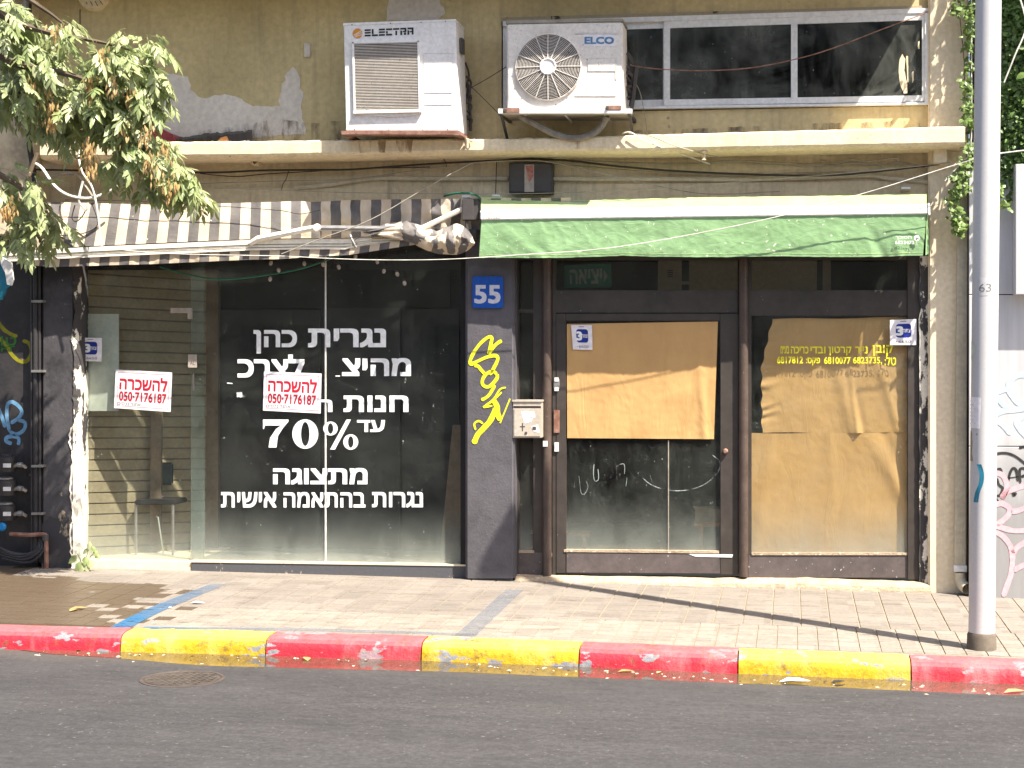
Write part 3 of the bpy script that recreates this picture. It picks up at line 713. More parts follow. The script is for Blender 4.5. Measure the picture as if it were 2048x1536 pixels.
b = B(); b.pbox(1316, 563, 1475, 569, .49, .5); b.make('panel_strip', M['cream'], r2)
b = B()
for k in range(4): b.pbox(1335, 540+k*4, 1346, 542+k*4, .494, .502)
b.make('panel_vent', M['dark'], r2)

# ---- strip window above
uw = part('strip_window', bld)
def topY(x): return 42+(x-1010)*(15-42)/(1855-1010)
def botY(x): return 222+(x-1010)*(208-222)/(1855-1010)
def wfr(x0, x1, t0, t1, yf, yb, name='frame', mat='alu'):
    b = B(); b.quadbox([(x0, topY(x0)+t0), (x1, topY(x1)+t0), (x1, topY(x1)+t1), (x0, topY(x1)*0+topY(x0)+t1)], yf, yb); return b.make(name, M[mat], uw, bevel=.003)
b = B(); b.quadbox([(1003, 34), (1864, 10), (1864, 17), (1003, 42)], -.062, -.04); b.quadbox([(1857, 12), (1865, 12), (1865, 207), (1857, 208)], -.063, -.04); b.make('sealant', [peel_mat('old_sealant', (.4, .33, .22), (.06, .045, .03), .6, 5)], uw, jitter=.006)
b = B(); b.quadbox([(1005, 42), (1858, 16), (1858, 26), (1005, 52)], -.08, .0); b.make('head_frame', M['alu'], uw, bevel=.003)
b = B(); b.quadbox([(1005, 216), (1858, 204), (1858, 209), (1005, 222)], -.085, .0); b.make('sill_frame', M['alu'], uw, bevel=.003)
b = B(); b.pbox(1849, 22, 1859, 206, -.08, .0); b.make('side_frame', M['alu'], uw, bevel=.003)
def sash(x0, x1, yf, l, r_):
    s = (x1-x0)
    T = lambda x: topY(x)+10.5; Bo = lambda x: botY(x)-5.5
    b = B()
    b.quadbox([(x0, T(x0)), (x1, T(x1)), (x1, T(x1)+14), (x0, T(x0)+14)], yf, yf+.03)
    b.quadbox([(x0, Bo(x0)-12), (x1, Bo(x1)-12), (x1, Bo(x1)), (x0, Bo(x0))], yf, yf+.03)
    b.quadbox([(x0, T(x0)+14), (x0+l, T(x0)+14), (x0+l, Bo(x0)-12), (x0, Bo(x0)-12)], yf, yf+.03)
    b.quadbox([(x1-r_, T(x1)+14), (x1, T(x1)+14), (x1, Bo(x1)-12), (x1-r_, Bo(x1)-12)], yf, yf+.03)
    b.make('sash_frame', M['alu'], uw, bevel=.002)
    b = B(); b.quadbox([(x0+l-1, T(x0)+12), (x1-r_+1, T(x1)+12), (x1-r_+1, Bo(x1)-10), (x0+l-1, Bo(x0)-10)], yf+.012, yf+.018); b.make('pane', M['glassup'], uw)
sash(1006, 1332, -.04, 12, 6); sash(1328, 1590, -.07, 12, 6); sash(1582, 1850, -.072, 13, 6)
b = B(); b.outline([at(x, y, -.062) for x, y in jag([(1799, 118), (1805, 108), (1811, 118), (1809, 140), (1814, 165), (1815, 186), (1808, 186), (1800, 170), (1797, 140)], 1.5, 5)], -.0605)
b.outline([at(x, y, -.062) for x, y in jag([(1824, 144), (1828, 142), (1828, 160), (1824, 166)], 1, 4)], -.0605)
b.outline([at(x, y, -.062) for x, y in jag([(1836, 84), (1839, 82), (1839, 98), (1836, 98)], 1, 4)], -.0605)
b.outline([at(x, y, -.062) for x, y in jag([(1812, 112), (1816, 112), (1817, 165), (1815, 165)], .6, 5)], -.0605); b.make('paint_drip', M['ledge'], uw)
r3 = iroom('upper_room', at(1003, 130, 0).x, at(1864, 130, 0).x, 1.5, 4.3, wz0-.6, 'dark', 'dark')

# ------------------------------------------------------------------ lettering
_tc = {}
def text_mesh(s, bold):   # outlines are filled one by one: some letters are drawn with overlapping outlines
    if s in _tc: return _tc[s]
    cu = bpy.data.curves.new('t', 'FONT'); cu.body = s; cu.size = 1; cu.resolution_u = 3; cu.fill_mode = 'NONE'
    o = bpy.data.objects.new('t', cu); COL.objects.link(o)
    dg = bpy.context.evaluated_depsgraph_get(); dg.update()
    me = bpy.data.meshes.new_from_object(o.evaluated_get(dg))
    co = [v.co.copy() for v in me.vertices]; nb = {}
    for e in me.edges:
        i, j = e.vertices; nb.setdefault(i, []).append(j); nb.setdefault(j, []).append(i)
    bpy.data.objects.remove(o); bpy.data.curves.remove(cu); bpy.data.meshes.remove(me)
    seen = set(); loops = []
    for st in range(len(co)):
        if st in seen or st not in nb: continue
        lp = [st]; seen.add(st); cur = st+1 if st+1 in nb[st] else nb[st][0]
        while cur not in seen:
            lp.append(cur); seen.add(cur)
            nx = [k for k in nb[cur] if k not in seen]
            if not nx: break
            cur = nx[0]
        if len(lp) > 2: loops.append([co[i] for i in lp])
    def area(l): return sum(l[i].x*l[(i+1) % len(l)].y-l[(i+1) % len(l)].x*l[i].y for i in range(len(l)))/2
    def inside(p, l):
        c = False
        for i in range(len(l)):
            a, b_ = l[i], l[i-1]
            if (a.y > p.y) != (b_.y > p.y) and p.x < (b_.x-a.x)*(p.y-a.y)/(b_.y-a.y)+a.x: c = not c
        return c
    big = max(loops, key=lambda l: abs(area(l))); sg = 1 if area(big) > 0 else -1
    holes = [l for l in loops if area(l)*sg <= 0 and any(inside(l[0], q) for q in loops if area(q)*sg > 0)]; outer = [l for l in loops if not any(l is h for h in holes)]
    vs, fs = [], []
    for k, l in enumerate(outer):
        hs = [h for h in holes if inside(h[0], l)]; al = l+[p for h in hs for p in h]; n = len(vs)
        vs += [(p.x, p.y, k) for p in al]
        for t in tessellate_polygon([l]+hs): fs.append(tuple(n+i for i in t))
    x0 = min(v[0] for v in vs); x1 = max(v[0] for v in vs); y0 = min(v[1] for v in vs); y1 = max(v[1] for v in vs)
    r = ([((x-x0)/(x1-x0), (y-y0)/(y1-y0), k % 3) for x, y, k in vs], fs, x1-x0, y1-y0); _tc[s] = r; return r
def heb(s): return s[::-1]
class Frame:    # a flat plate facing the street: (u, v) in 0..1 from its top left corner
    def __init__(s, c, y):
        s.tl, s.tr, s.br, s.bl = [at(a, b, y) for a, b in c]
    def p(s, u, v, off=0):
        q = s.tl.lerp(s.tr, u).lerp(s.bl.lerp(s.br, u), v); return Vector((q.x, q.y-off, q.z))
def put_text(b, s, fp, bold=.03, off=.001, m=0, rect=(0, 0, 1, 1)):
    vs, fs, W, H = text_mesh(s, 0); u0, v0, u1, v1 = rect; d = bold*.85
    sh = [(0, 0)] if d <= .012 else [(i*d, j*d) for i in (-1, 0, 1) for j in (-1, 0, 1)]
    for q, (dx, dy) in enumerate(sh):
        n = len(b.v)
        for x, y, k in vs:
            X = (x*W+dx+d)/(W+2*d); Y = (y*H+dy+d)/(H+2*d)
            b.v.append(fp.p(u0+(u1-u0)*X, v1+(v0-v1)*Y, off+q*.00012+k*.00003))
        for f in fs: b.f.append(tuple(n+i for i in f)); b.m.append(m)
def ptext(b, s, x0, y0, x1, y1, y, bold=.03, m=0): put_text(b, s, Frame([(x0, y0), (x1, y0), (x1, y1), (x0, y1)], y), bold, 0, m)
def px_ribs(b, strokes, tf, w, y, m=0):
    for st in strokes: b.ribbon([at(*tf(p), y) for p in st], w, 0, m)

# big vinyl words on the display window
yg = -.0165
for s, r in (('נגרית', (616, 657, 772, 695)), ('כהן', (507, 660, 594, 707)), ('מהיצ', (684, 716, 822, 752)), ('לצרכ', (475, 709, 609, 755)), ('חנות', (687, 791, 817, 824)),
             ('ה', (632, 799, 665, 824)), ('עד', (714, 840, 770, 864)), ('מתצוגה', (546, 936, 735, 969)), ('נגרות', (744, 984, 846, 1015)), ('בהתאמה', (567, 984, 731, 1015)), ('אישית', (442, 984, 553, 1015))):
    b = B(); ptext(b, heb(s), *r, yg, .028 if r[1] > 980 else .036); b.make('lettering', M['white'], dw)
b = B()
def ring_poly(b, cx, cy, rx, ry, ix, iy, y, n=36):
    k = len(b.v)
    for i in range(n):
        a = 2*math.pi*i/n; c, s = math.cos(a), math.sin(a)
        b.v.append(at(cx+rx*c, cy+ry*s, y)); b.v.append(at(cx+ix*c, cy+iy*s, y))
    for i in range(n):
        j = (i+1) % n; b.f.append((k+2*i, k+2*j, k+2*j+1, k+2*i+1)); b.m.append(0)
ring_poly(b, 610.5, 868, 26, 29.5, 8.5, 24, yg); b.make('lettering', M['white'], dw); b = B()
ring_poly(b, 661, 857, 14.5, 14, 5.5, 10.5, yg); ring_poly(b, 701.5, 884, 15, 15.5, 5.5, 11.5, yg)
def flat(b, pts, y, m=0):
    P = [at(a, c, y) for a, c in pts]; n = len(b.v); b.v += P
    for t in tessellate_polygon([P]): b.f.append(tuple(n+i for i in t)); b.m.append(m)
flat(b, [(693, 839), (702, 839), (670, 899), (660, 899)], yg)
b.make('lettering', M['white'], dw, kind='stuff'); b = B(); flat(b, [(526, 839), (577, 839), (577, 843), (566, 856), (556, 872), (553, 895), (537, 895), (540, 876), (552, 858), (562, 851), (530, 851), (528, 858), (526, 858)], yg)
b.make('lettering', M['white'], dw); b = B(); flat(b, [(473, 785), (484, 784), (485, 794), (480, 795), (478, 793), (474, 795)], yg); flat(b, [(454, 765), (465, 766), (465, 768), (454, 767)], yg); flat(b, [(671, 751), (680, 751), (680, 753), (671, 753)], yg)
b.make('vinyl_scrap', M['white'], dw, kind='stuff')
b = B(); flat(b, [(341, 616), (385, 616), (385, 638), (375, 638), (375, 626), (341, 626)], -.0015)
b.make('tape_corner', M['fadedwhite'], dw)
b = B(); flat(b, [(376, 709), (394, 709), (394, 735), (376, 735)], -.0165); b.make('small_notice', M['fadedwhite'], dw)
b = B(); ptext(b, 'AL', 380, 722, 390, 730, -.017, .0); b.ribbon([at(387, 747, -.017), at(386.5, 765, -.017), at(388, 781, -.017)], .014); b.make('notice_mark', M['boxdark'], dw)

# yellow vinyl on the paper-covered window
yy = -.0135
for s, r in (('קובן', (1744, 690, 1786, 712)), ('נייר', (1710, 693, 1735, 707)), ('קרטון', (1657, 693, 1703, 711)), ('ובדי', (1621, 693, 1651, 707)), ('כריכה', (1582, 693, 1617, 707)), ('בע״מ', (1561, 692, 1578, 707)),
             ('טל:', (1769, 711, 1792, 731)), ('פקס:', (1612, 715, 1640, 731))): b = B(); ptext(b, heb(s), *r, yy, .022); b.make('lettering', M['yellowtext'], sf)
for s, r in (('6823735,', (1706, 714, 1764, 729)), ('6810077', (1648, 714, 1701, 728)), ('6817812', (1554, 713, 1606, 727))): b = B(); ptext(b, s, *r, yy, .022); b.make('lettering', M['yellowtext'], sf)

# ------------------------------------------------------------------ GRAFFITI on the shop walls (parts of the building)
tf4 = lambda ox, oy, k=4: (lambda p: (ox+p[0]/k, oy+p[1]/k))
b = B()
px_ribs(b, [[(495, 325), (460, 345), (425, 380), (388, 432)], [(388, 432), (398, 390), (412, 330), (412, 300), (385, 298), (325, 345), (270, 420), (242, 485), (250, 512), (300, 490), (380, 455), (445, 445), (462, 475), (430, 545), (400, 600)],
            [(275, 522), (305, 530), (330, 560), (358, 590)], [(455, 592), (420, 570), (370, 592), (340, 640), (345, 680), (385, 695), (430, 660), (458, 620), (455, 592)], [(440, 680), (400, 750), (370, 780), (330, 800)],
            [(480, 985), (560, 790)]], tf4(880, 600), .026, -.153)
px_ribs(b, [[(528, 700), (480, 715), (430, 790), (370, 840), (350, 858), (420, 845)], [(495, 735), (440, 790), (385, 835)]], tf4(880, 600), .014, -.1535)
px_ribs(b, [[(425, 795), (455, 850), (465, 920), (485, 960)], [(450, 860), (425, 920), (395, 975), (345, 1030), (300, 1080), (270, 1150)]], tf4(880, 600), .042, -.1532)
px_ribs(b, [[(345, 990), (310, 968), (275, 990), (285, 1040)]], tf4(880, 600), .016, -.1534)
b.make('yellow_graffiti', M['spray_yellow'], bld)
b = B(); px_ribs(b, [[(-20, 170), (30, 235), (90, 275), (140, 290)], [(-10, 300), (50, 360), (90, 430), (150, 485), (210, 490), (250, 430), (235, 350), (180, 325)]], tf4(0, 600), .03, -.1015)
b.make('olive_graffiti', M['spray_olive'], bld)
b = B(); px_ribs(b, [[(-20, 850), (20, 950), (40, 1020)], [(75, 1055), (55, 930), (60, 840), (95, 815), (150, 850), (175, 900), (140, 950), (85, 985)], [(140, 960), (200, 980), (190, 1040), (130, 1075), (75, 1050)],
                [(145, 1160), (150, 1110), (110, 1090), (55, 1100), (50, 1130), (95, 1150)]], tf4(0, 600), .03, -.1015)
b.make('blue_graffiti', M['spray_blue'], bld)
b = B(); ptext(b, heb('ט|'), 2, 672, 33, 697, -.102, .02); ptext(b, 'PT', 2, 692, 30, 703, -.102, .02); b.make('green_stencil', M['spray_green'], bld)

# ------------------------------------------------------------------ KRAFT PAPER SHEETS
def paper(name, c, y, nx, ny, fn, label):
    F_ = Frame(c, y); b = B()
    def g(u, v):
        p = F_.p(u, v); d, dx, dz = fn(u, v); return Vector((p.x+dx, p.y-d, p.z+dz))
    b.grid(g, nx, ny); o = b.make(name, M['kraft'], None, smooth=True); o['label'] = label; o['category'] = 'paper'; o['group'] = 'brown paper sheets masking the shop glass'; return o
def ridge(p): return 1-abs(noise.noise(p))*2
def fold1(u, v):
    a = .006*max(0, ridge(Vector((u*3.2+v*1.5, v*1.3-u*.3, 2)))-.35)*min(1, v*2.2)
    a += .004*noise.noise(Vector((u*6, v*5, 7)))*v+.0012*noise.noise(Vector((u*25, v*22, 1)))
    a += .010*math.exp(-((u-.86-.08*v)/.03)**2)*min(1, v*1.5)
    return .010+a, 0, 0
paper('paper_sheet', [(1134, 648), (1436, 643), (1428, 878), (1135, 876)], -.0, 90, 70, fold1, 'brown paper sheet with torn slits along its bottom taped across the glass door')
def fold2(u, v):
    a = .02*math.exp(-((u-.64+.03*math.sin(v*4))/.02)**2)*v+.018*math.exp(-((u-.42-.22*v)/.045)**2)*v-.010*math.exp(-((u-.50-.2*v)/.03)**2)*v
    a += .012*math.exp(-((u-.70-.25*v)/.035)**2)*min(1, v*2); e = max(0, .14-u)/.14+max(0, u-.9)/.1
    a += .008*e*math.sin(v*46+6*noise.noise(Vector((u*4, v*6, 0))))+.004*noise.noise(Vector((u*7, v*7, 4)))+.0015*noise.noise(Vector((u*24, v*24, 4)))
    dx = (.085*max(0, 1-v*2.4))*(1-u)
    return -.024+min(.026, .75*a), dx+.006*e*math.sin(v*40), .004*math.sin(u*9)
paper('paper_sheet', [(1522, 638), (1816, 634), (1816, 866), (1524, 866)], 0, 110, 90, fold2, 'upper crumpled brown paper sheet behind the yellow lettering')
def fold3(u, v):
    a = .016*math.exp(-((u-.75-.42*v)/.05)**2)*min(1, v*3)-.008*math.exp(-((u-.84-.40*v)/.04)**2)+.007*math.exp(-((u-.5-.05*v)/.03)**2)*(1-v)
    a += .006*math.exp(-((u-.13+.1*v)/.04)**2)+.004*noise.noise(Vector((u*4, v*5, 14)))+.0012*noise.noise(Vector((u*22, v*20, 4)))
    return -.022+min(.024, .8*a), 0, -.006*abs(math.sin(u*7))*(1-v)
paper('paper_sheet', [(1503, 866), (1816, 864), (1815, 1107), (1503, 1105)], 0, 90, 80, fold3, 'lower smoother brown paper sheet filling the bottom of the right window')

# ------------------------------------------------------------------ NOTICES AND STICKERS
def rent(c, y, label):
    fp = Frame(c, y); ctr = fp.p(.5, 1)
    t = thing('rental_notice', ctr, label, 'notice', 'red and white rental notices')
    b = B(); q = [fp.p(0, 1), fp.p(1, 1), fp.p(1, 0), fp.p(0, 0)]; b.hexa(q, [v+Vector((0, .003, 0)) for v in q]); b.make('card', M['whitecard'], t)
    b = B()
    for u0, v0, u1, v1 in ((.045, .06, .955, .073), (.045, .927, .955, .94), (.045, .073, .053, .927), (.947, .073, .955, .927)):
        b.poly([fp.p(u0, v1, .0006), fp.p(u1, v1, .0006), fp.p(u1, v0, .0006), fp.p(u0, v0, .0006)])
    b.make('border', M['pinkline'], t)
    b = B(); put_text(b, heb('להשכרה'), fp, .034, .0008, rect=(.08, .15, .93, .50)); put_text(b, '050·7176187', fp, .03, .0008, rect=(.08, .55, .92, .80)); b.make('print', M['red'], t)
    b = B(); put_text(b, heb('אתגר נכסים'), fp, .01, .0008, rect=(.06, .84, .47, .91)); b.make('small_print', M['black'], t)
rent([(231.5, 739), (344, 745), (341, 824), (228, 816)], -.012, 'rental notice tilted on the far left pane, beside the blank panel')
rent([(528, 743), (643, 747), (641, 827), (526, 821)], -.028, 'rental notice stuck over the white Hebrew lettering')
def alarm(c, y, label):
    fp = Frame(c, y); t = thing('alarm_sticker', fp.p(.5, 1), label, 'sticker', 'white and blue alarm company stickers')
    b = B(); q = [fp.p(0, 1), fp.p(1, 1), fp.p(1, 0), fp.p(0, 0)]; b.hexa(q, [v+Vector((0, .002, 0)) for v in q]); b.make('card', M['whitecard'], t)
    b = B(); pts = []
    cx, cy, hw, hh, r = .51, .44, .29, .27, .12
    for sx, sy, a0 in ((1, -1, -90), (1, 1, 0), (-1, 1, 90), (-1, -1, 180)):
        for k in range(6):
            a = math.radians(a0+k*18); pts.append(fp.p(cx+sx*(hw-r)+r*math.cos(a), cy+sy*(hh-r)+r*math.sin(a), .0006))
    n = len(b.v); b.v += pts; b.f.append(tuple(range(n, n+len(pts)))); b.m.append(0); b.make('emblem', M['navy'], t)
    b = B(); put_text(b, '3', fp, .05, .001, rect=(.22, .26, .50, .63)); put_text(b, heb('צוות'), fp, .02, .001, rect=(.47, .37, .77, .51)); b.make('emblem_text', M['white'], t)
    b = B(); put_text(b, '6650', fp, .0, .0008, rect=(.32, .82, .80, .92)); put_text(b, '*', fp, .0, .0008, rect=(.22, .84, .28, .89)); put_text(b, '—', fp, 0, .0008, rect=(.38, .06, .62, .08)); b.make('number', M['black'], t)
alarm([(158, 675), (204, 676), (203, 723), (159, 722)], -.012, 'alarm sticker on the far left pane over the blank panel')
alarm([(1142, 650), (1184, 650), (1185, 700), (1146, 699)], -.022, 'alarm sticker on the brown paper of the glass door')
alarm([(1780, 640), (1833, 638), (1833, 690), (1780, 690)], -.036, 'alarm sticker at the upper corner of the window frame, dappled by sun')

# house number
fp = Frame([(945, 553), (1006, 553), (1006, 616), (945, 616)], -.168)
t = thing('number_sign', fp.p(.5, 1), 'blue house number sign reading 55 on the charcoal pillar', 'sign')
b = B(); pts = []
for sx, sy, a0 in ((1, -1, -90), (1, 1, 0), (-1, 1, 90), (-1, -1, 180)):
    for k in range(5):
        a = math.radians(a0+k*22.5); pts.append(fp.p(.5+sx*.42+.08*math.cos(a), .5+sy*.42+.08*math.sin(a)))
b.outline(pts, -.15); b.make('plate', M['signblue'], t)
b = B(); put_text(b, '55', fp, .035, .0015, rect=(.06, .27, .92, .86)); b.make('numerals', M['signgrey'], t)

# exit sign behind the transom
fp = Frame([(1127, 531), (1223, 527), (1223, 574), (1129, 576)], .30)
t = thing('exit_sign', fp.p(.5, 1), 'dim green exit sign hanging behind the transom glass of the door', 'sign')
b = B(); q = [fp.p(0, 1), fp.p(1, 1), fp.p(1, 0), fp.p(0, 0)]; b.hexa(q, [v+Vector((0, .04, 0)) for v in q]); b.make('panel', M['exitgreen'], t, bevel=.004)
b = B(); put_text(b, heb('יציאה'), fp, .03, .002, rect=(.12, .2, .80, .84)); b.poly([fp.p(.84, .25, .002), fp.p(.84, .8, .002), fp.p(.92, .52, .002)])
b.make('lettering', M['exitwhite'], t)

# ------------------------------------------------------------------ AIR CONDITIONERS
yA = -.495
t = thing('air_conditioner', at(805, 268, yA), 'clean white boxy air conditioner with orange logo and square louvred grille', 'air conditioner', 'outdoor air conditioning units above the ledge')
b = B(); b.quadbox([(687, 46.5), (911, 38.5), (918, 262), (691.5, 262)], yA, yA+.3); b.make('casing', M['acwhite'], t, bevel=.006)
b = B(); b.quadbox([(685.5, 46), (912, 38), (912.2, 43), (685.7, 52)], yA-.004, yA+.302); b.make('top_cap', M['acwhite'], t, bevel=.003)
b = B()
for x in (704, 781, 842, 891): b.lathe(at(x, 49.8-(x-690)*.034, yA-.004), (0, -1, 0), [(.004, 0), (.004, .003)], 6)
for x in (709, 778, 846, 895): b.lathe(at(x, 259, yA), (0, -1, 0), [(.004, 0), (.004, .003)], 6)
b.make('screws', M['dark'], t, kind='stuff')
g0 = [(704, 84), (838, 81), (841, 223), (707.5, 225)]
b = B(); b.quadbox([(706.5, 86), (835, 83), (837.5, 221), (709.5, 222)], yA-.002, yA+.001); b.make('grille_back', M['cabledark'], t)
b = B(); W = 3.2
b.quadbox([g0[0], (838, 81), (838, 84), (704, 87)], yA-.022, yA); b.quadbox([(707, 221), (841, 219), (842.5, 224), (706, 227)], yA-.03, yA)
b.quadbox([g0[0], (707.5, 84), (710.7, 223), g0[3]], yA-.022, yA); b.quadbox([(834.5, 82), (838, 81), (841, 223), (837.5, 223)], yA-.022, yA)
b.make('grille_frame', M['acwhite'], t, bevel=.002)
b = B(); n = 44
for k in range(n):
    v = (k+.5)/n; yl = 87+v*134; yr = 84+v*135.5
    b.quadbox([(707.3+3*v, yl-.5), (834.7+3*v, yr-.5), (834.7+3*v, yr+.35), (707.3+3*v, yl+.35)], yA-.018, yA-.008)
b.make('louvres', M['acdirty'], t)
b = B(); b.outline([at(x, y, yA-.012) for x, y in ((706, 226), (841, 224), (838, 228), (815, 232), (785, 233.5), (750, 232), (722, 230), (706, 229))], yA); b.make('grille_lip', M['acwhite'], t)
b = B()
for r in ((847, 107, 904, 186), (848, 191, 904, 210)):
    b = B(); b.pbox(r[0], r[1], r[2], r[3], yA-.003, yA); b.make('service_panel', M['acwhite'], t, bevel=.003)
fp = Frame([(704, 57), (828, 52), (828, 75), (704, 80)], yA-.002)
b = B(); c = [];  cen = at(715, 67, yA-.002); b.lathe(cen, (0, -1, 0), [(.0375, -.001), (.0375, .0005)], 28); b.make('logo_disc', M['orange'], t)
b = B()
for k in range(3):
    o_ = k*4.2
    b.ribbon([at(706+o_*.3+1, 70+o_*.6, yA-.0035), at(715, 66+o_*.7, yA-.0035), at(727, 58.5+o_*1.2, yA-.0035)], .0045)
b.make('logo_stripes', M['acwhite'], t)
b = B(); LET = {'E': ((0,0,1,.24),(0,.38,1,.6),(0,.76,1,1)), 'L': ((0,0,.3,.7),(0,.76,1,1)), 'C': ((0,0,1,.24),(0,.38,.3,.7),(0,.76,1,1)), 'T': ((0,0,1,.24),(.36,.38,.66,1)),
      'R': ((0,0,1,.24),(0,.38,.3,1),(.7,.24,1,.5),(.4,.42,1,.6),(.6,.66,.95,1)), 'A': ((0,0,1,.24),(0,.38,.3,1),(.7,.24,1,1),(.36,.5,.7,.66))}
for k, ch in enumerate('ELECTRA'):
    u0 = .205+k*.115; w_ = .098
    for x0, y0, x1, y1 in LET[ch]:
        p = [fp.p(u0+w_*x, .12+.62*y, .0006) for x, y in ((x0, y1), (x1, y1), (x1, y0), (x0, y0))]; b.poly(p)
b.make('brand_lettering', M['black'], t, kind='stuff')
b = B(); b.quadbox([(681, 262), (918, 262), (922, 270), (682, 269.5)], yA-.03, yA+.05); b.quadbox([(684, 262), (925, 262), (930, 271), (684, 271)], yA+.25, yA+.31)
b.quadbox([(682, 264), (693, 264), (693, 270), (682, 270)], yA-.03, yA+.42); b.quadbox([(908, 264), (922, 264), (922, 271), (908, 271)], yA-.03, yA+.42)
b.make('rusty_support', M['rust'], t, bevel=.003, jitter=.003)
b = B(); b.pbox(920, 75, 924, 105, yA+.1, yA+.2); b.make('side_label', M['boxdark'], t)
b = B()
rnd = random.Random(4)
for k in range(7):
    p = [at(928+rnd.uniform(0, 12), 130+k*18+rnd.uniform(-6, 6), -.2), at(938+rnd.uniform(-4, 6), 150+k*15, -.15), at(930+rnd.uniform(0, 10), 175+k*13, -.14)]
    b.tube(smooth_path(p, 3), .008+rnd.random()*.006, 6)
b.tube([at(938, 170, -.15), at(941, 262, -.15)], .014, 6); b.make('refrigerant_pipes', M['boxdark'], t)

yE = -.48
t = thing('air_conditioner', at(1130, 222, yE), 'grimy air conditioner with round fan guard and blue lettering beside the window', 'air conditioner', 'outdoor air conditioning units above the ledge')
b = B(); b.quadbox([(1013, 46), (1245, 42), (1248, 221), (1014, 221)], yE, yE+.3); b.make('casing', M['acdirty'], t, bevel=.012)
b = B(); b.quadbox([(1011.5, 40), (1246.5, 37), (1246.5, 43), (1011.5, 48)], yE-.002, yE+.31); b.make('top_cap', M['cablegrey'], t, bevel=.003)
fc = at(1097, 134.5, yE); R = .24
b = B(); b.lathe(fc+Vector((0, -.0015, 0)), (0, -1, 0), [(R*.99, -.001), (R*.99, .001)], 40); b.make('fan_well', M['cabledark'], t)
b = B()
for k in range(3):
    a0 = k*2.094+.4; pts = []
    for j in range(7):
        a = a0+j*.17; pts.append((a, j))
    inner = [fc+Vector((.06*math.cos(a), -.004-j*.001, .06*math.sin(a))) for a, j in pts]; outer = [fc+Vector((.215*math.cos(a+.25), -.004-j*.001, .215*math.sin(a+.25))) for a, j in pts]
    n0 = len(b.v); b.v += inner+outer
    for j in range(6): b.f.append((n0+j, n0+j+1, n0+8+j, n0+7+j)); b.m.append(0)
b.make('fan_blades', M['boxdark'], t)
b = B()
for k in range(17):
    r = .066+k*(.238-.066)/16; ys = -.018-.014*math.cos(min(1, r/.24)*1.5)
    b.tube([fc+Vector((r*math.cos(a), ys, r*math.sin(a))) for a in [2*math.pi*j/40 for j in range(41)]], .0019, 4, cap=False)
for k in range(16):
    a = 2*math.pi*k/16+.0; b.tube([fc+Vector((r*math.cos(a), -.021-.014*math.cos(min(1, r/.24)*1.5), r*math.sin(a))) for r in (.05, .12, .18, .243)], .0034, 4)
b.tube([fc+Vector((.243*math.cos(a), -.008, .243*math.sin(a))) for a in [2*math.pi*j/48 for j in range(49)]], .006, 5, cap=False)
b.make('fan_guard', M['acdirty'], t)
b = B(); b.lathe(fc+Vector((0, -.03, 0)), (0, -1, 0), [(.06, -.01), (.062, .004), (.055, .011), (.048, .006), (.03, .004), (.001, .004)], 28); b.make('fan_hub', M['acwhite'], t, smooth=True)
b = B(); b.pbox(1167, 68, 1230, 92, yE-.002, yE); b.make('name_plate', M['whitecard'], t)
b = B(); ptext(b, 'ELCO', 1169, 73.5, 1228, 88, yE-.003, .05); b.make('brand_lettering', M['acblue'], t)
b = B()
for r in ((1175, 117, 1232, 143), (1149, 190, 1232, 193), (1150, 66, 1234, 68.5), (1230, 117, 1233, 160)):
    b = B(); b.pbox(*r, yE-.004, yE); b.make('pressed_panel', M['acdirty'], t, bevel=.002)
b = B(); b.pbox(996, 217, 1264, 227, yE-.03, yE+.01); b.make('bracket_bar', M['acwhite'], t, bevel=.002, jitter=.002)
b = B(); b.pbox(1006, 215.5, 1039, 226, yE-.034, yE-.03); b.pbox(1211, 211, 1242, 219.5, yE-.034, yE); b.make('bracket_plate', M['rust'], t, bevel=.002)
b = B(); b.lathe(at(1011, 221, yE-.034), (0, -1, 0), [(.012, 0), (.012, .008)], 8); b.lathe(at(1215, 216, yE-.034), (0, -1, 0), [(.012, 0), (.012, .008)], 8); b.make('bracket_bolt', M['boxdark'], t)
b = B()
pl = [at(1003, 228, yE), at(1258, 228, yE)]
b.hexa([(pl[0].x, yE+.01, pl[0].z), (pl[1].x, yE+.01, pl[1].z), (pl[1].x, yE+.01, pl[1].z+.02), (pl[0].x, yE+.01, pl[0].z+.02)], [(pl[0].x, -.15, pl[0].z-.0), (pl[1].x, -.15, pl[1].z), (pl[1].x, -.15, pl[1].z+.02), (pl[0].x, -.15, pl[0].z+.02)])
b.make('base_pan', M['cablegrey'], t)
for x0, s in ((1000, 1), (1258, -1)):
    b = B(); a = at(x0, 226, yE); b.tube([a, Vector((a.x, -.06, a.z))], .018, 4); b.tube([Vector((a.x, yE+.05, a.z)), Vector((a.x, -.06, a.z-.22))], .014, 4); b.make('wall_bracket', M['boxdark'], t)
b = B(); b.tube([at(1274, 130, -.25), at(1266, 200, -.25), at(1262, 225, -.3)], .015, 5); b.make('bracket_stay', M['boxdark'], t)
b = B()
for x in (1048, 1128, 1208):
    a = at(x, 226, yE+.02); b.tube([a, Vector((a.x+.02, -.2, a.z-.03))], .009, 4)
b.make('pan_rib', M['cablewhite'], t)
b = B(); b.tube(smooth_path([at(1040, 232, -.40), at(1070, 248, -.38), (at(1110, 268, -.36)), at(1150, 276, -.36), at(1185, 268, -.36), at(1205, 250, -.37), at(1213, 232, -.40)], 5), .024, 8); b.make('drain_hose', M['hose'], t, smooth=True)
b = B()
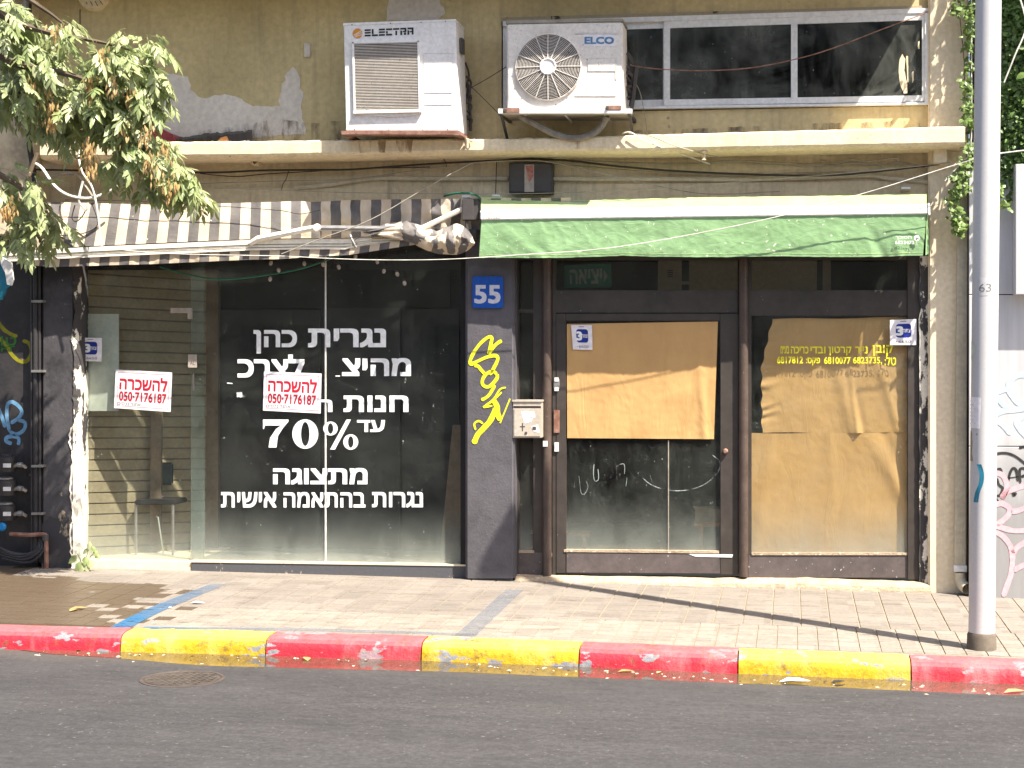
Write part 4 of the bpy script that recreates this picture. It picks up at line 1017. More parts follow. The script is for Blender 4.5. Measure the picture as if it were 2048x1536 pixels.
for k in range(8):
    b.tube(smooth_path([at(1252+rnd.uniform(0, 10), 100+k*14+rnd.uniform(-8, 8), -.3), at(1262+rnd.uniform(-4, 10), 125+k*10, -.24), at(1258+rnd.uniform(-4, 8), 150+k*9, -.22)], 3), .007+rnd.random()*.007, 6)
b.make('refrigerant_pipes', M['boxdark'], t)

# ------------------------------------------------------------------ BOXES, MAILBOX
t = thing('junction_box', at(1061, 388, -.12), 'dark dusty junction box with a faded red and white strip on the fascia wall', 'box')
b = B(); b.pbox(1018, 325, 1105, 387, -.12, -.02); b.make('case', M['boxdark'], t, bevel=.004)
b = B(); b.pbox(1020, 327, 1103, 384, -.128, -.12); b.make('lid', M['boxdark'], t, bevel=.003)
b = B(); b.pbox(1049, 329, 1068, 384, -.1295, -.128); b.make('warning_strip', M['fadedwhite'], t)
b = B(); b.outline([at(x, y, -.131) for x, y in jag([(1052, 331), (1066, 331), (1067, 350), (1060, 364), (1053, 352)], 1.5, 3)], -.1295); b.make('red_paint', M['fadedred'], t)
t = thing('mailbox', at(1053, 877, -.16), 'beige metal mailbox with scraps of sticker, hung beside the charcoal pillar', 'mailbox')
b = B(); b.pbox(1025, 803, 1083, 876, -.145, -.035); b.make('body', M['mailbox'], t, bevel=.004)
b = B(); b.pbox(1024, 800, 1084, 804, -.155, -.035); b.pbox(1026, 809, 1082, 812.5, -.152, -.145); b.make('flap', M['mailbox'], t, bevel=.002)
b = B(); b.pbox(1028, 817, 1080.5, 873, -.151, -.145); b.make('door', M['mailbox'], t, bevel=.002)
b = B(); b.pbox(1027, 813, 1082, 815.5, -.147, -.1445); b.make('slot', M['cabledark'], t)
b = B()
for q in ([(1042, 823), (1068, 824), (1070, 835), (1046, 837)], [(1046, 836), (1066, 834), (1062, 845), (1050, 846)], [(1062, 853), (1076, 848), (1079, 866), (1066, 862)]):
    b.outline([at(x, y, -.152) for x, y in jag(q, 1.8, 4)], -.151)
b.make('sticker_scrap', M['whitecard'], t)
b = B(); b.lathe(at(1052, 866, -.151), (0, -1, 0), [(.011, 0), (.009, .004)], 10); b.pbox(1040, 852, 1050, 854, -.1525, -.151); b.pbox(1044, 846, 1046, 862, -.1525, -.151); b.pbox(1065, 853, 1072, 860, -.1535, -.152); b.make('lock', M['boxdark'], t)
t = thing('wall_junction', at(612, 115, -.08), 'small plaster-coated junction cap alone on the upper wall', 'box')
b = B(); b.pbox(608, 86, 620, 114, -.075, -.05); b.make('cap', M['patch'], t, bevel=.004); b = B(); b.lathe(at(614, 100, -.05), (0, -1, 0), [(.045, 0), (.03, .006)], 9); b.make('collar', M['wall'], t)
b = B(); b.lathe(at(512, 325, -.12), (0, -1, 0), [(.03, -.1), (.03, .03), (.016, .035), (.014, .0)], 14); tag(b.make('pipe_stub', M['band'], None, smooth=True), 'short round pipe stub poking out under the ledge', 'pipe')
t = thing('wall_lamp', at(190, 22, -.12), 'round beige bulkhead lamp high on the wall above the tree branch', 'lamp')
b = B(); b.lathe(at(190, -8, -.05), (0, -1, 0), [(.125, 0), (.125, .04), (.11, .07), (.06, .085), (.001, .09)], 24); b.make('cover', M['ledge'], t, smooth=True)
b = B()
for k in range(4): b.tube([at(172+k*9, 4-k, -.14), at(176+k*10, 14-abs(k-1.5)*3, -.12)], .003, 4)
b.tube([at(160, 18, -.055), at(160, 70, -.055)], .003, 4); b.make('wire_cage', M['cabledark'], t)

# items inside
t = thing('chair', (at(290, 1085, .5).x, .5, fl), 'dark teal chair back half hidden behind a post in the display window', 'chair')
cz = at(290, 925, .5).z; cx = at(288, 925, .5).x
b = B(); b.pbox(277, 925, 345, 970, .50, .53); b.make('backrest', M['boxdark'] if False else mk('chair_teal', (.03, .06, .065), rough=.5), t, bevel=.02, seg=3)
b = B(); b.pbox(268, 1000, 350, 1010, .25, .52); b.make('seat', M['darkpanel'], t, bevel=.01)
for x, y_ in ((272, .27), (346, .27), (272, .5), (346, .5)):
    b = B(); a = at(x, 1008, y_); b.tube([a, Vector((a.x, a.y, fl))], .012, 6); b.make('leg', M['metal'], t)
b = B(); b.tube([at(310, 968, .51), at(310, 1004, .51)], .014, 6); b.make('back_bracket', M['metal'], t)
b = B(); b.quadbox([(301, 822), (323, 822), (321, 1090), (299, 1090)], .38, .41); tag(b.make('wooden_post', M['wood'], None, bevel=.003), 'weathered wooden post standing upright below the tilted rental notice', 'post')
b = B(); b.tube([at(316, 1034, .2), at(327, 1108, .25)], .006, 6); tag(b.make('thin_rod', M['paleboard'], None), 'thin pale rod leaning inside the display window', 'rod')
b = B(); b.quadbox([(905, 850), (926, 850), (920, 1124), (878, 1124)], .3, .33); tag(b.make('leaning_plank', M['wood'], None, bevel=.003), 'brown plank leaning inside the display window against the pillar side', 'plank')
b = B(); a = at(1050, 1066, .7); b.quadbox([(1045, 1063), (1150, 1066), (1150, 1070), (1045, 1067)], .7, .9); b.quadbox([(1148, 1066), (1178, 1066), (1178, 1074), (1150, 1073)], .7, .9)
b.quadbox([(1048, 1067), (1054, 1067), (1054, 1110), (1048, 1110)], .72, .75); b.quadbox([(1166, 1072), (1172, 1072), (1172, 1112), (1166, 1112)], .72, .75)
tag(b.make('low_shelf', M['orangewood'], None), 'low raw wood shelf behind the bottom of the glass door', 'shelf')
t = thing('cardboard_box', at(1425, 1095, .6), 'open cardboard box on a stool behind the door glass', 'box')
b = B(); b.pbox(1390, 1018, 1458, 1045, .6, .85); b.make('carton', M['cream'], t, bevel=.003)
b = B(); b.quadbox([(1385, 1012), (1425, 1016), (1425, 1019), (1390, 1020)], .58, .6); b.make('flap', M['cream'], t)
b = B(); b.pbox(1388, 1045, 1460, 1053, .58, .88); b.pbox(1398, 1053, 1406, 1118, .6, .63); b.pbox(1444, 1053, 1452, 1118, .6, .63); b.make('stool', M['orangewood'], t)

b = B()
for st, w in (([(1278, 948), (1300, 968), (1335, 980), (1375, 980), (1410, 968), (1435, 945), (1440, 925), (1425, 910)], .006), ([(1188, 928), (1187, 950), (1190, 962), (1197, 958), (1196, 938)], .006), ([(1222, 938), (1222, 956)], .005), ([(1233, 930), (1234, 962)], .005),
              ([(1233, 932), (1248, 928), (1249, 948)], .005), ([(1254, 955), (1252, 972)], .005), ([(1158, 952), (1162, 985), (1168, 988)], .004), ([(1172, 962), (1176, 975), (1168, 990)], .005), ([(1300, 950), (1305, 966)], .004), ([(1150, 960), (1148, 975)], .004)):
    b.ribbon([at(x, y, .0025) for x, y in st], w)
b.make('chalk_mark', M['chalk'], dr, kind='stuff')
b = B(); b.pbox(1336, 880, 1338, 1103, .0015, .003); b.make('drip_line', M['cablegrey'], dr)

# ------------------------------------------------------------------ GREEN AWNING
t = thing('green_awning', (at(1400, 400, -.2).x, -.2, at(1400, 400, -.2).z), 'faded green canvas awning with white front bar over the papered shop front', 'awning', 'shop awnings')
def gtop(x): return lerp_px([(948, 388), (962, 393), (1170, 401), (1200, 399), (1400, 394), (1700, 390), (1850, 387)], x)
def gy(x): return -.33+.055*max(0, min(1, (x-1380)/470))
def gb1(x): return 420-(x-960)*.0118
b = B()
def g(u, v):
    x0 = 962+u*(1853-962); y0 = gtop(x0)+noise.noise(Vector((u*40, 0, 0)))*1.2
    yy = -.20+(gy(x0)+.20)*v+.006*noise.noise(Vector((u*22, v*4, 3)))*(1-v); return at(x0+(0 if v < 1 else 0), y0+(gb1(x0)-y0)*v, yy)
b.grid(g, 120, 6); b.make('top_fabric', M['greenfade'], t, smooth=True)
b = B()
for xa, xb in ((960, 1380), (1380, 1620), (1620, 1857)):
    f_ = [at(xa, 440-(xa-960)*.0134, gy(xa)-.015), at(xb, 440-(xb-960)*.0134, gy(xb)-.015), at(xb, 419-(xb-960)*.0117, gy(xb)-.015), at(xa, 419-(xa-960)*.0117, gy(xa)-.015)]; b.hexa(f_, [v+Vector((0, .045, 0)) for v in f_])
b.make('front_bar', M['barwhite'], t, bevel=.008)
b = B(); b.quadbox([(1855, 406), (1860, 406), (1861, 430), (1856, 430)], -.295, -.24); b.make('end_cap', M['alu'], t, bevel=.003)
b = B()
def gv(u, v):
    x0 = 963-5*v*(1-0)+ (1853-963)*u; x0 -= (u*v)*2
    yt = 439-(x0-960)*.0122; ybm = lerp_px([(955, 516), (1100, 514), (1250, 512), (1500, 513), (1800, 512), (1852, 511)], x0)+noise.noise(Vector((u*60, 1, 0)))*.8+1.6*math.sin(u*9.4)**2+1.2*noise.noise(Vector((u*14, 6, 0)))
    if u > .955: ybm = ybm
    fo = .012*math.exp(-((u-.33)/.02)**2)+.010*math.exp(-((u-.02-.12*v)/.02)**2)-.012*math.exp(-((u-.86-.05*v)/.012)**2)+.008*math.exp(-((u-.92-.03*v)/.012)**2)+.006*math.exp(-((u-.12-.05*v)/.012)**2)
    w_ = u*60+v*2.5+2.2*noise.noise(Vector((u*9, v*1.5, 4))); yy = gy(x0)-.003-(fo*v+.006*noise.noise(Vector((u*16, v*2, 8)))*(.3+v)+.0045*max(0, ridge(Vector((w_*.55, v*1.6, 3)))-.35)*(.4+.6*v)+.0035*max(0, ridge(Vector((u*26-v*2.5, v*2.6, 9)))-.55)+.0008*noise.noise(Vector((u*120, v*16, 2))))
    return at(x0, yt+(ybm-yt)*v, yy)
b.grid(gv, 330, 26); b.make('valance', M['green'], t, smooth=True)
b = B()
def hem(u, v):
    p = gv(u, .915+.012*v); return Vector((p.x, p.y-.003, p.z))
b.grid(hem, 330, 1); b.make('hem', M['greenfade'], t)
b = B()   # side return at the right end
b.poly([at(1853, 430, -.27), at(1851, 511, -.275), (at(1860, 505, -.16)), at(1857, 420, -.16)]); b.make('side_return', M['green'], t)
b = B(); ptext(b, heb('חסוכך'), 1791, 472, 1823, 479.5, -.306, .01); ptext(b, '6823473', 1790, 481.5, 1828, 488.5, -.306, .02)
for k in range(5): a = k*1.256; c_ = (1834+3.2*math.cos(a), 476+3.2*math.sin(a)); b.lathe(at(c_[0], c_[1], -.306), (0, -1, 0), [(.011, 0), (.011, .0005)], 10)
b.ribbon([at(1833, 480, -.306), at(1834, 489, -.306)], .005); b.make('lettering', M['white'], t)
b = B(); ptext(b, heb('חסוכך'), 968, 423.5, 992, 430, -.3475, .0); ptext(b, '5180340', 966, 432.5, 1000, 437.5, -.3475, .0); b.make('bar_lettering', M['fadedwhite'], t)
b = B()
for x in (992,): b.pbox(x-8, 389, x+8, 393, -.2, -.02)
b.make('wall_bracket', M['alu'], t)
b = B(); b.pbox(924, 390, 940, 395, -.2, -.02); b.make('wall_bracket', M['alu'], t)
b = B(); b.pbox(1803, 374, 1821, 378, -.16, -.02); b.make('wall_bracket', M['alu'], t)
b = B(); b.quadbox([(962, 393), (1170, 401), (1160, 415), (962, 416)], -.19, -.05); b.make('roller', M['green'], t)
b = B(); b.tube([at(962, 408, -.22), at(1185, 408, -.22)], .02, 8); b.make('roller_tube', M['metal'], t)

# ------------------------------------------------------------------ STRIPED AWNING
t = thing('striped_awning', (at(400, 405, -.2).x, -.2, at(400, 405, -.2).z), 'torn black and cream striped awning sagging over the display window', 'awning', 'shop awnings')
CS, DS = M['cream_stripe'], M['dark_stripe']
SM = [CS, DS]
def stop(x): return lerp_px([(-60, 402), (110, 404), (330, 410), (600, 402), (625, 404), (700, 400), (840, 398), (960, 397)], x)
def sbar(x): return lerp_px([(-80, 508), (60, 500), (220, 492), (500, 480), (612, 478), (700, 478), (780, 474), (860, 470), (960, 462)], x)
NS = 27; X0s = 62
b = B()
def g(u, v):
    x0 = X0s+u*(NS*2)*20; fan = -22*max(0, 1-(x0/560))*v
    x = x0+fan; yt, ybm = stop(x0), sbar(x)-2
    sag = max(0, min(1, (x0-600)/60)); P0, P1 = -.235, lerp_px([(60, -.36), (400, -.31), (620, -.275), (960, -.24)], x0)
    P1 = P1+(.09 if x0 > 640 else 0)*sag*.6
    yy = P0+(P1-P0)*v-.012*math.sin(v*3.1)+.010*noise.noise(Vector((x0*.012, v*2, 1)))+.004*noise.noise(Vector((x0*.05+v*2, v*4, 1)))+sag*(.026*noise.noise(Vector((x0*.03, v*3.5, 6)))+.012*noise.noise(Vector((x0*.09-v*3, v*5, 2))))
    wob = sag*3*noise.noise(Vector((x0*.02, v*3, 2)))
    return at(x+wob, yt+(ybm-yt)*v, yy)
nu = NS*2*5
b.grid(g, nu, 12, mfn=lambda i, j: 1 if (i//5) % 2 == 0 else 0)
X_end = 62+ (NS*2)*20
b.make('fabric', SM, t, smooth=True)
# front bar (extruded profile with grooves), sloping and twisted loose at the right
def bar_pt(x, dy, yo=0): return at(x, sbar(x)+dy, lerp_px([(-80, -.385), (400, -.335), (620, -.30), (960, -.25)], x)+yo)
b = B(); xs = [-90, 60, 220, 360, 500, 612, 690, 740]
for lo, hi, yo in ((0, 9, 0), (10.5, 15, .008), (16.5, 20.5, .002)):
    for i in range(len(xs)-1):
        x0, x1 = xs[i], xs[i+1]; k0 = 1 if x0 < 700 else .7; k1 = 1 if x1 < 700 else .5
        fr_ = [bar_pt(x0, hi*k0, yo), bar_pt(x1, hi*k1, yo), bar_pt(x1, lo*k1, yo), bar_pt(x0, lo*k0, yo)]
        b.hexa(fr_, [v+Vector((0, .045, 0)) for v in fr_])
b.make('front_bar', M['barcream'], t)
b = B()
for x0, x1, dy0, dy1 in ((690, 845, 3, 6), (690, 852, 9, 9), (700, 850, 14, 10), (700, 840, 17, 12)):
    b.tube([bar_pt(x0, dy0, .02), bar_pt((x0+x1)/2, (dy0+dy1)/2, .02), bar_pt(x1, dy1, .03)], .0075, 5)
b.make('bar_lip', M['barcream'], t)
b = B()
def sv(u, v):
    x0 = 40+u*820; yt = sbar(x0)+lerp_px([(0, 19.5), (700, 18), (800, 8), (870, 2)], x0); hgt = lerp_px([(20, 3), (100, 17), (300, 21), (560, 21), (700, 14), (830, 13), (870, 8)], x0)
    yy = lerp_px([(-80, -.365), (400, -.315), (620, -.285), (960, -.25)], x0)-.01*v*noise.noise(Vector((x0*.03, v, 5)))-.006*noise.noise(Vector((x0*.09, v*2, 4)))
    return at(x0-2*v, yt+hgt*v, yy)
b.grid(sv, 205, 5, mfn=lambda i, j: 1 if (i//5) % 2 == 0 else 0); b.make('valance', SM, t, smooth=True)
# folding arm
b = B(); b.tube([at(500, 487, -.33), at(515, 478, -.335), at(632, 455, -.34)], [.02, .024, .022], 8); b.make('arm', M['barcream'], t)
b = B(); b.tube([at(630, 456, -.34), at(800, 458, -.30)], .022, 8); b.make('arm', M['metal'], t)
b = B(); b.lathe(at(634, 455, -.36), (0, -1, 0), [(.026, -.03), (.03, 0), (.026, .02)], 12); b.make('elbow_joint', M['barcream'], t)
b = B(); b.tube([at(843, 457, -.3), at(925, 418, -.26)], .02, 8); b.make('arm', M['barcream'], t)
b = B(); b.pbox(924, 398, 946, 440, -.30, -.15); b.pbox(940, 400, 956, 440, -.27, -.15); b.tube([at(933, 440, -.28), at(935, 470, -.28), at(938, 476, -.28)], .012, 6); b.pbox(932, 458, 952, 478, -.24, -.15); b.make('end_bracket', M['boxdark'], t, bevel=.004)
b = B(); b.tube(smooth_path([at(888, 392, -.2), at(910, 387, -.26), at(935, 386, -.3), at(955, 392, -.28), at(962, 402, -.22)], 4), .008, 6); b.make('bracket_cord', M['cablegreen'], t)
# bunched torn canvas
def clump(pts_top, pts_bot, depth, seed, nu=56, nv=16, per=6):
    b = B()
    T = smooth_path([Vector((x, y, 0)) for x, y in pts_top], 12); Bo = smooth_path([Vector((x, y, 0)) for x, y in pts_bot], 12)
    def g(u, v):
        a = T[min(len(T)-1, int(u*(len(T)-1)))]; c = Bo[min(len(Bo)-1, int(u*(len(Bo)-1)))]; q = a.lerp(c, v)
        d = depth*math.sin(math.pi*min(1, max(0, v)))*.8+.06*abs(noise.noise(Vector((u*3.5+seed, v*1.6, 1))))+.014*noise.noise(Vector((u*9, v*5, seed)))
        return at(q.x+2.5*noise.noise(Vector((u*9, v*6, seed+3))), q.y+2*noise.noise(Vector((u*7, v*9, seed+5))), -.28-d)
    b.grid(g, nu, nv, mfn=lambda i, j: 1 if ((i+j//3)//per) % 2 == 0 else 0); b.make('bunched_fabric', SM, t, smooth=True)
clump([(725, 463), (778, 447), (815, 443), (848, 452), (884, 466)], [(728, 466), (790, 478), (825, 486), (850, 492), (890, 486)], .06, 1.0, per=12)
clump([(838, 456), (868, 462), (892, 456), (915, 448), (938, 462), (950, 485)], [(822, 484), (850, 500), (880, 508), (912, 509), (932, 503), (948, 490)], .09, 4.2, per=10)
clump([(862, 474), (885, 460), (905, 456), (926, 462)], [(868, 500), (890, 508), (915, 506), (930, 488)], .13, 7.7, per=13)
b = B(); b.tube(smooth_path([at(770, 462, -.34), at(712, 478, -.36), at(706, 492, -.36), at(714, 486, -.37)], 4), .004, 5); b.tube(smooth_path([at(700, 470, -.36), at(704, 480, -.37), at(712, 495, -.36)], 4), .01, 6); b.make('broken_hinge', M['metal'], t)
b = B(); b.outline([at(x, y, -.42) for x, y in ((0, 512), (22, 525), (26, 560), (22, 571), (14, 569), (10, 545), (2, 530))], -.40); b.make('end_plate', M['alu'], t)
b = B(); b.outline([at(x, y, -.39) for x, y in jag([(-4, 515), (14, 520), (26, 560), (12, 578), (4, 600), (-6, 600)], 2, 5)], -.37); b.make('torn_strip', M['teal'], t)

# bulbs of the light string, seen under the awning
bm_ = None; bl = [(543, 527), (556, 541), (541, 559), (608, 528), (645, 530), (676, 535), (712, 514), (754, 524), (769, 543), (793, 549), (808, 567)]
proto = None
b = B(); P = smooth_path([at(480, 512, -.14), at(545, 519, -.14), at(610, 520, -.14), at(676, 526, -.14), at(712, 505, -.14), at(757, 515, -.14), at(775, 533, -.14), at(793, 541, -.14), at(810, 560, -.14)], 4)
b.tube(P, .0018, 4); tag(b.make('bulb_wire', M['cabledark'], None), 'thin black wire carrying small bulbs under the striped awning', 'wire')
for i, (x, y) in enumerate(bl):
    p = at(x, y-6, -.14)
    if proto is None:
        proto = thing('light_bulb', (0, 0, 0), '', 'light bulb', 'unlit bulbs hanging under the striped awning')
        b = B(); b.lathe((0, 0, 0), (0, 0, -1), [(.006, -.012), (.009, -.01), (.009, .004)], 8); s1 = b.make('socket', M['cabledark'], proto)
        b = B(); b.lathe((0, 0, 0), (0, 0, -1), [(.009, .004), (.013, .012), (.015, .022), (.012, .033), (.004, .04)], 10); s2 = b.make('globe', M['fadedwhite'], proto, smooth=True); r_ = proto; kids = (s1, s2)
    else:
        r_ = proto.copy(); COL.objects.link(r_)
        for c in kids: d = c.copy(); COL.objects.link(d); d.parent = r_
    r_.location = p; r_.rotation_euler = (random.uniform(-.3, .3), random.uniform(-.3, .3), 0)
    r_['label'] = 'unlit bulb under the striped awning, '+['leftmost one, touching the valance', 'second one of the leftmost three', 'lowest of the leftmost three', 'fourth along the valance', 'just before the glass joint', 'just past the glass joint', 'tucked up under the fold', 'right of the tucked up one', 'third from the pillar end', 'second from the pillar end', 'lowest, nearest the pillar'][i]

# ------------------------------------------------------------------ CABLES
def cable(pl, ys, r, mat, label, cat='cable', name='cable', n=5, group='cables strung along the facade'):
    if not isinstance(ys, (list, tuple)): ys = [ys]*len(pl)
    P = smooth_path([at(x, y, d) for (x, y), d in zip(pl, ys)], 5); b = B(); b.tube(P, r, n)
    return tag(b.make(name, M[mat], None, smooth=True), label, cat, group)
cable([(225, 497), (300, 505), (400, 509), (560, 512), (640, 516), (720, 519), (800, 520), (880, 519), (960, 515), (1050, 509), (1180, 500), (1300, 484), (1470, 452), (1600, 422), (1750, 380), (1900, 333), (1950, 318)],
      [-.42]*14+[-.43, -.46, -.5], .0032, 'cablewhite', 'long white cable sagging in front of both awnings up to the lamp post side')
cable([(563, 508), (640, 478), (740, 440), (850, 377), (930, 333), (955, 325), (1050, 321), (1105, 325), (1200, 346), (1320, 373), (1420, 388), (1560, 383)], [-.44, -.42, -.4, -.36, -.25, -.2, -.16, -.16, -.16, -.14, -.12, -.1], .0042, 'cablegrey', 'pale cable running diagonally over the striped awning to the junction box')
cable([(-20, 337), (380, 345), (520, 341), (600, 340), (700, 339), (800, 332), (930, 324), (1100, 319), (1240, 333), (1350, 342), (1480, 348), (1650, 351), (1780, 340), (1880, 328)], -.10, .008, 'cabledark', 'thick black cable drooping along the fascia under the ledge')
cable([(400, 367), (560, 362), (700, 358), (820, 342), (880, 334), (940, 331)], -.08, .0035, 'cablegrey', 'thin grey cable climbing from the tree branch to the junction box')
cable([(400, 347), (470, 353), (530, 348), (620, 343), (700, 338), (860, 334)], -.06, .004, 'cabledark', 'thin dark cable looping below the black one over the striped awning')
cable([(430, 376), (560, 380), (700, 385), (960, 388), (1110, 386), (1300, 378), (1500, 362), (1760, 340), (1900, 325)], -.2, .003, 'cablegrey', 'thin grey wire stretched just above both awnings')
cable([(1140, 321), (1300, 327), (1400, 326), (1475, 322), (1560, 326), (1660, 330), (1700, 326), (1760, 330), (1800, 325), (1850, 335)], -.05, .009, 'cablegrey', 'tangled grey cable bundle taped under the ledge at the window end')
cable([(1640, 320), (1670, 327), (1700, 319), (1740, 322), (1790, 316), (1800, 323)], -.06, .007, 'cablegrey', 'twisted cable knot under the ledge end')
cable([(1100, 327), (1220, 337), (1340, 345), (1480, 350), (1600, 345), (1760, 343)], -.04, .004, 'cablegrey', 'second grey cable just below the thick black one')
cable([(1262, 128), (1268, 132), (1330, 139), (1420, 141), (1520, 133), (1640, 105), (1760, 60), (1852, 26)], -.26, .004, 'cabledark' if False else 'rust', 'brown wire sagging across the strip window to its upper corner')
cable([(941, 176), (975, 157), (1012, 134)], -.2, .003, 'cabledark', 'short wire rising between the two air conditioners', group='thin wires between the air conditioners')
cable([(941, 172), (965, 195), (1000, 230)], -.2, .003, 'cabledark', 'short wire falling between the two air conditioners', group='thin wires between the air conditioners')
cable([(1245, 267), (1262, 265), (1290, 282), (1340, 300), (1420, 328)], [-.36, -.38, -.38, -.3, -.1], .006, 'cablewhite', 'white cable spilling over the ledge beside the grimy air conditioner')
cable([(1258, 268), (1300, 272), (1345, 290), (1400, 306), (1460, 319)], [-.36, -.38, -.37, -.3, -.1], .004, 'cablegrey', 'grey cable spilling over the ledge towards the window end')
cable([(1262, 150), (1280, 185), (1290, 235), (1294, 264)], [-.24, -.22, -.2, -.1], .003, 'cablegrey', 'thin wire dropping from the grimy air conditioner to the ledge')
cable([(72, 327), (85, 337), (110, 372), (140, 391), (180, 396), (215, 384), (235, 372)], [-.4, -.42, -.44, -.45, -.45, -.42, -.4], .011, 'cablewhite', 'thick white cable loop hanging under the branch')
cable([(160, 298), (158, 318), (165, 345), (183, 372), (192, 405), (198, 450), (203, 492)], [-.4, -.42, -.45, -.46, -.46, -.45, -.44], .007, 'cablewhite', 'white flex dropping from the branch across the stripes')
cable([(166, 362), (158, 395), (162, 410), (172, 420), (176, 405)], -.45, .009, 'cablewhite', 'short white flex with a taped end beside the white loop')
cable([(150, 410), (144, 435), (152, 443), (165, 432), (172, 418)], -.43, .0045, 'cabledark', 'small black hook of cable over the stripes')
cable([(184, 408), (195, 440), (190, 456), (160, 468), (110, 470), (72, 458)], -.43, .004, 'cabledark', 'black cable curving over the stripes to the lower foliage')
cable([(60, 378), (90, 358), (130, 345), (155, 350), (170, 370), (190, 400)], -.25, .01, 'cablegrey', 'dusty grey cable arch behind the white loop')
cable([(58, 372), (120, 352), (180, 352), (240, 358), (300, 362)], -.2, .008, 'cablegrey', 'dusty grey cable bundle running under the ledge from the pier')
cable([(320, 534), (380, 550), (440, 559), (520, 552), (600, 538), (660, 518), (690, 508)], -.06, .007, 'cablegreen', 'dark green cable drooping under the striped awning')
cable([(58, -20), (57, 100), (55, 200), (58, 280), (68, 350), (74, 415)], -.24, .022, 'cabledark', 'thick black downpipe cable beside the left pier')
cable([(52, 0), (53, 60), (55, 110)], -.26, .022, 'metal', 'grey metal conduit on the upper left pier', 'conduit', 'conduit')
cable([(590, 376), (660, 369), (700, 362), (760, 356), (850, 357), (1016, 357)], -.045, .017, 'conduit', 'cream conduit along the fascia left of the junction box', 'conduit', 'conduit', 8, 'cream conduits on the fascia')
cable([(1106, 358), (1300, 358), (1500, 358), (1700, 352), (1745, 351), (1790, 358), (1905, 367)], -.045, .017, 'conduit', 'cream conduit along the fascia right of the junction box', 'conduit', 'conduit', 8, 'cream conduits on the fascia')
cable([(130, 400), (260, 402), (450, 413), (560, 421), (600, 428), (640, 420)], -.33, .003, 'cabledark', 'brown string lying along the top of the stripes')
cable([(993, 324), (992, 360), (991, 390)], -.06, .0035, 'cabledark', 'vertical black wire beside the junction box')
cable([(1943, -20), (1943, 150), (1942, 290), (1930, 320), (1905, 345), (1890, 362)], -.24, .005, 'cablewhite', 'white cable running down the corner behind the lamp post')
cable([(1990, 308), (2030, 303), (2090, 296)], -.6, .005, 'cablewhite', 'white cable continuing past the lamp post to the ivy')
cable([(2034, -20), (2052, 50), (2030, 110), (2008, 165)], -.55, .006, 'cablewhite', 'white cable hanging in a bend before the ivy')
cable([(578, 340), (572, 358), (566, 368), (563, 380)], -.1, .003, 'cabledark', 'short dark tail of wire with white tip below the fascia cable')
cable([(882, 312), (890, 322), (893, 334)], -.12, .0035, 'cabledark', 'short curl of wire under the ledge before the junction box')
cable([(1790, 424), (1840, 417), (1880, 408)], -.34, .002, 'cabledark', 'fine thread by the end of the green awning')

# ledge clutter
b = B(); b.outline([at(x, y, -.2) for x, y in jag([(300, 262), (322, 259), (345, 268), (350, 288), (298, 288)], 2.5, 6)], -.06)
tag(b.make('red_bag', mk('red_plastic', (.28, .05, .06), (.2, .03, .04), .35, 12), None, jitter=.012), 'crumpled dark red bag lying on the ledge beside the leaves', 'bag')
b = B()
N = 60; base = len(b.v)
for k in range(N+1):
    x = 350+(505-350)*k/N; h = (4+11*abs(noise.noise(Vector((x*.045, 1, 0))))+7*noise.noise(Vector((x*.22, 3, 0)))); top = 277-(x-350)*.10-h*.4
    b.v += [at(x, 289, -.16), at(x, top+5, -.17+.02*noise.noise(Vector((x*.1, 0, 0)))), at(x, top, -.05)]
for k in range(N):
    a = base+3*k; b.f += [(a, a+3, a+4, a+1), (a+1, a+4, a+5, a+2)]; b.m += [0, 0]
tag(b.make('broken_render', M['boxdark'], None, jitter=.006), 'crumbled dark slab of broken render along the back of the ledge', 'rubble')
b = B()
for k in range(60):
    x = 350+k*12.4+random.uniform(-5, 5)
    if x > 1700 and x < 1400: continue
    p = at(x, lerp_px(tops, x)-.5, -.30+random.uniform(0, .2)); s = random.uniform(.006, .018)
    b.lathe(p, (random.uniform(-.3, .3), 0, 1), [(s*.7, -s*.3), (s, 0), (s*.5, s*.5)], 5)
o = b.make('ledge_crumbs', M['sillstone'], None, jitter=.004); o['kind'] = 'stuff'; o['label'] = 'crumbs of plaster lying along the ledge'; o['category'] = 'rubble'
b = B(); b.outline([at(x, y, -.3) for x, y in jag([(430, 287), (441, 276), (452, 272), (457, 283), (450, 287)], 1, 4)], -.27)
tag(b.make('dry_leaf', M['orangewood'], None), 'curled dry brown leaf on the ledge', 'leaf')
b = B(); b.tube([at(112, 304, -.42), at(138, 278, -.42)], .014, 8); b.tube([at(135, 285, -.4), at(168, 288, -.4)], .01, 6); tag(b.make('broken_conduit', M['cablewhite'], None), 'snapped white conduit piece propped on the left end of the ledge', 'conduit')
b = B(); b.tube([at(58, 352, -.36), at(75, 305, -.35)], .016, 6); tag(b.make('bent_bracket', M['wood'], None), 'weathered bracket stub at the left end of the ledge', 'bracket')
b = B(); b.lathe(at(934, 288, -.37), (0, 0, -1), [(.018, -.03), (.014, 0), (.012, .03), (.006, .04)], 7); b.tube([at(924, 275, -.33), at(945, 282, -.36)], .008, 5); tag(b.make('cable_clamp', M['conduit'], None), 'small knotted cable clamp on the ledge between the air conditioners', 'clamp')
b = B(); b.lathe(at(1408, 305, -.30), (0, 0, -1), [(.028, -.012), (.028, 0), (.012, .012), (.012, .05), (.02, .055)], 12); tag(b.make('ceiling_hook', M['band'], None, smooth=True), 'small plastered hook under the ledge below the window', 'hook')

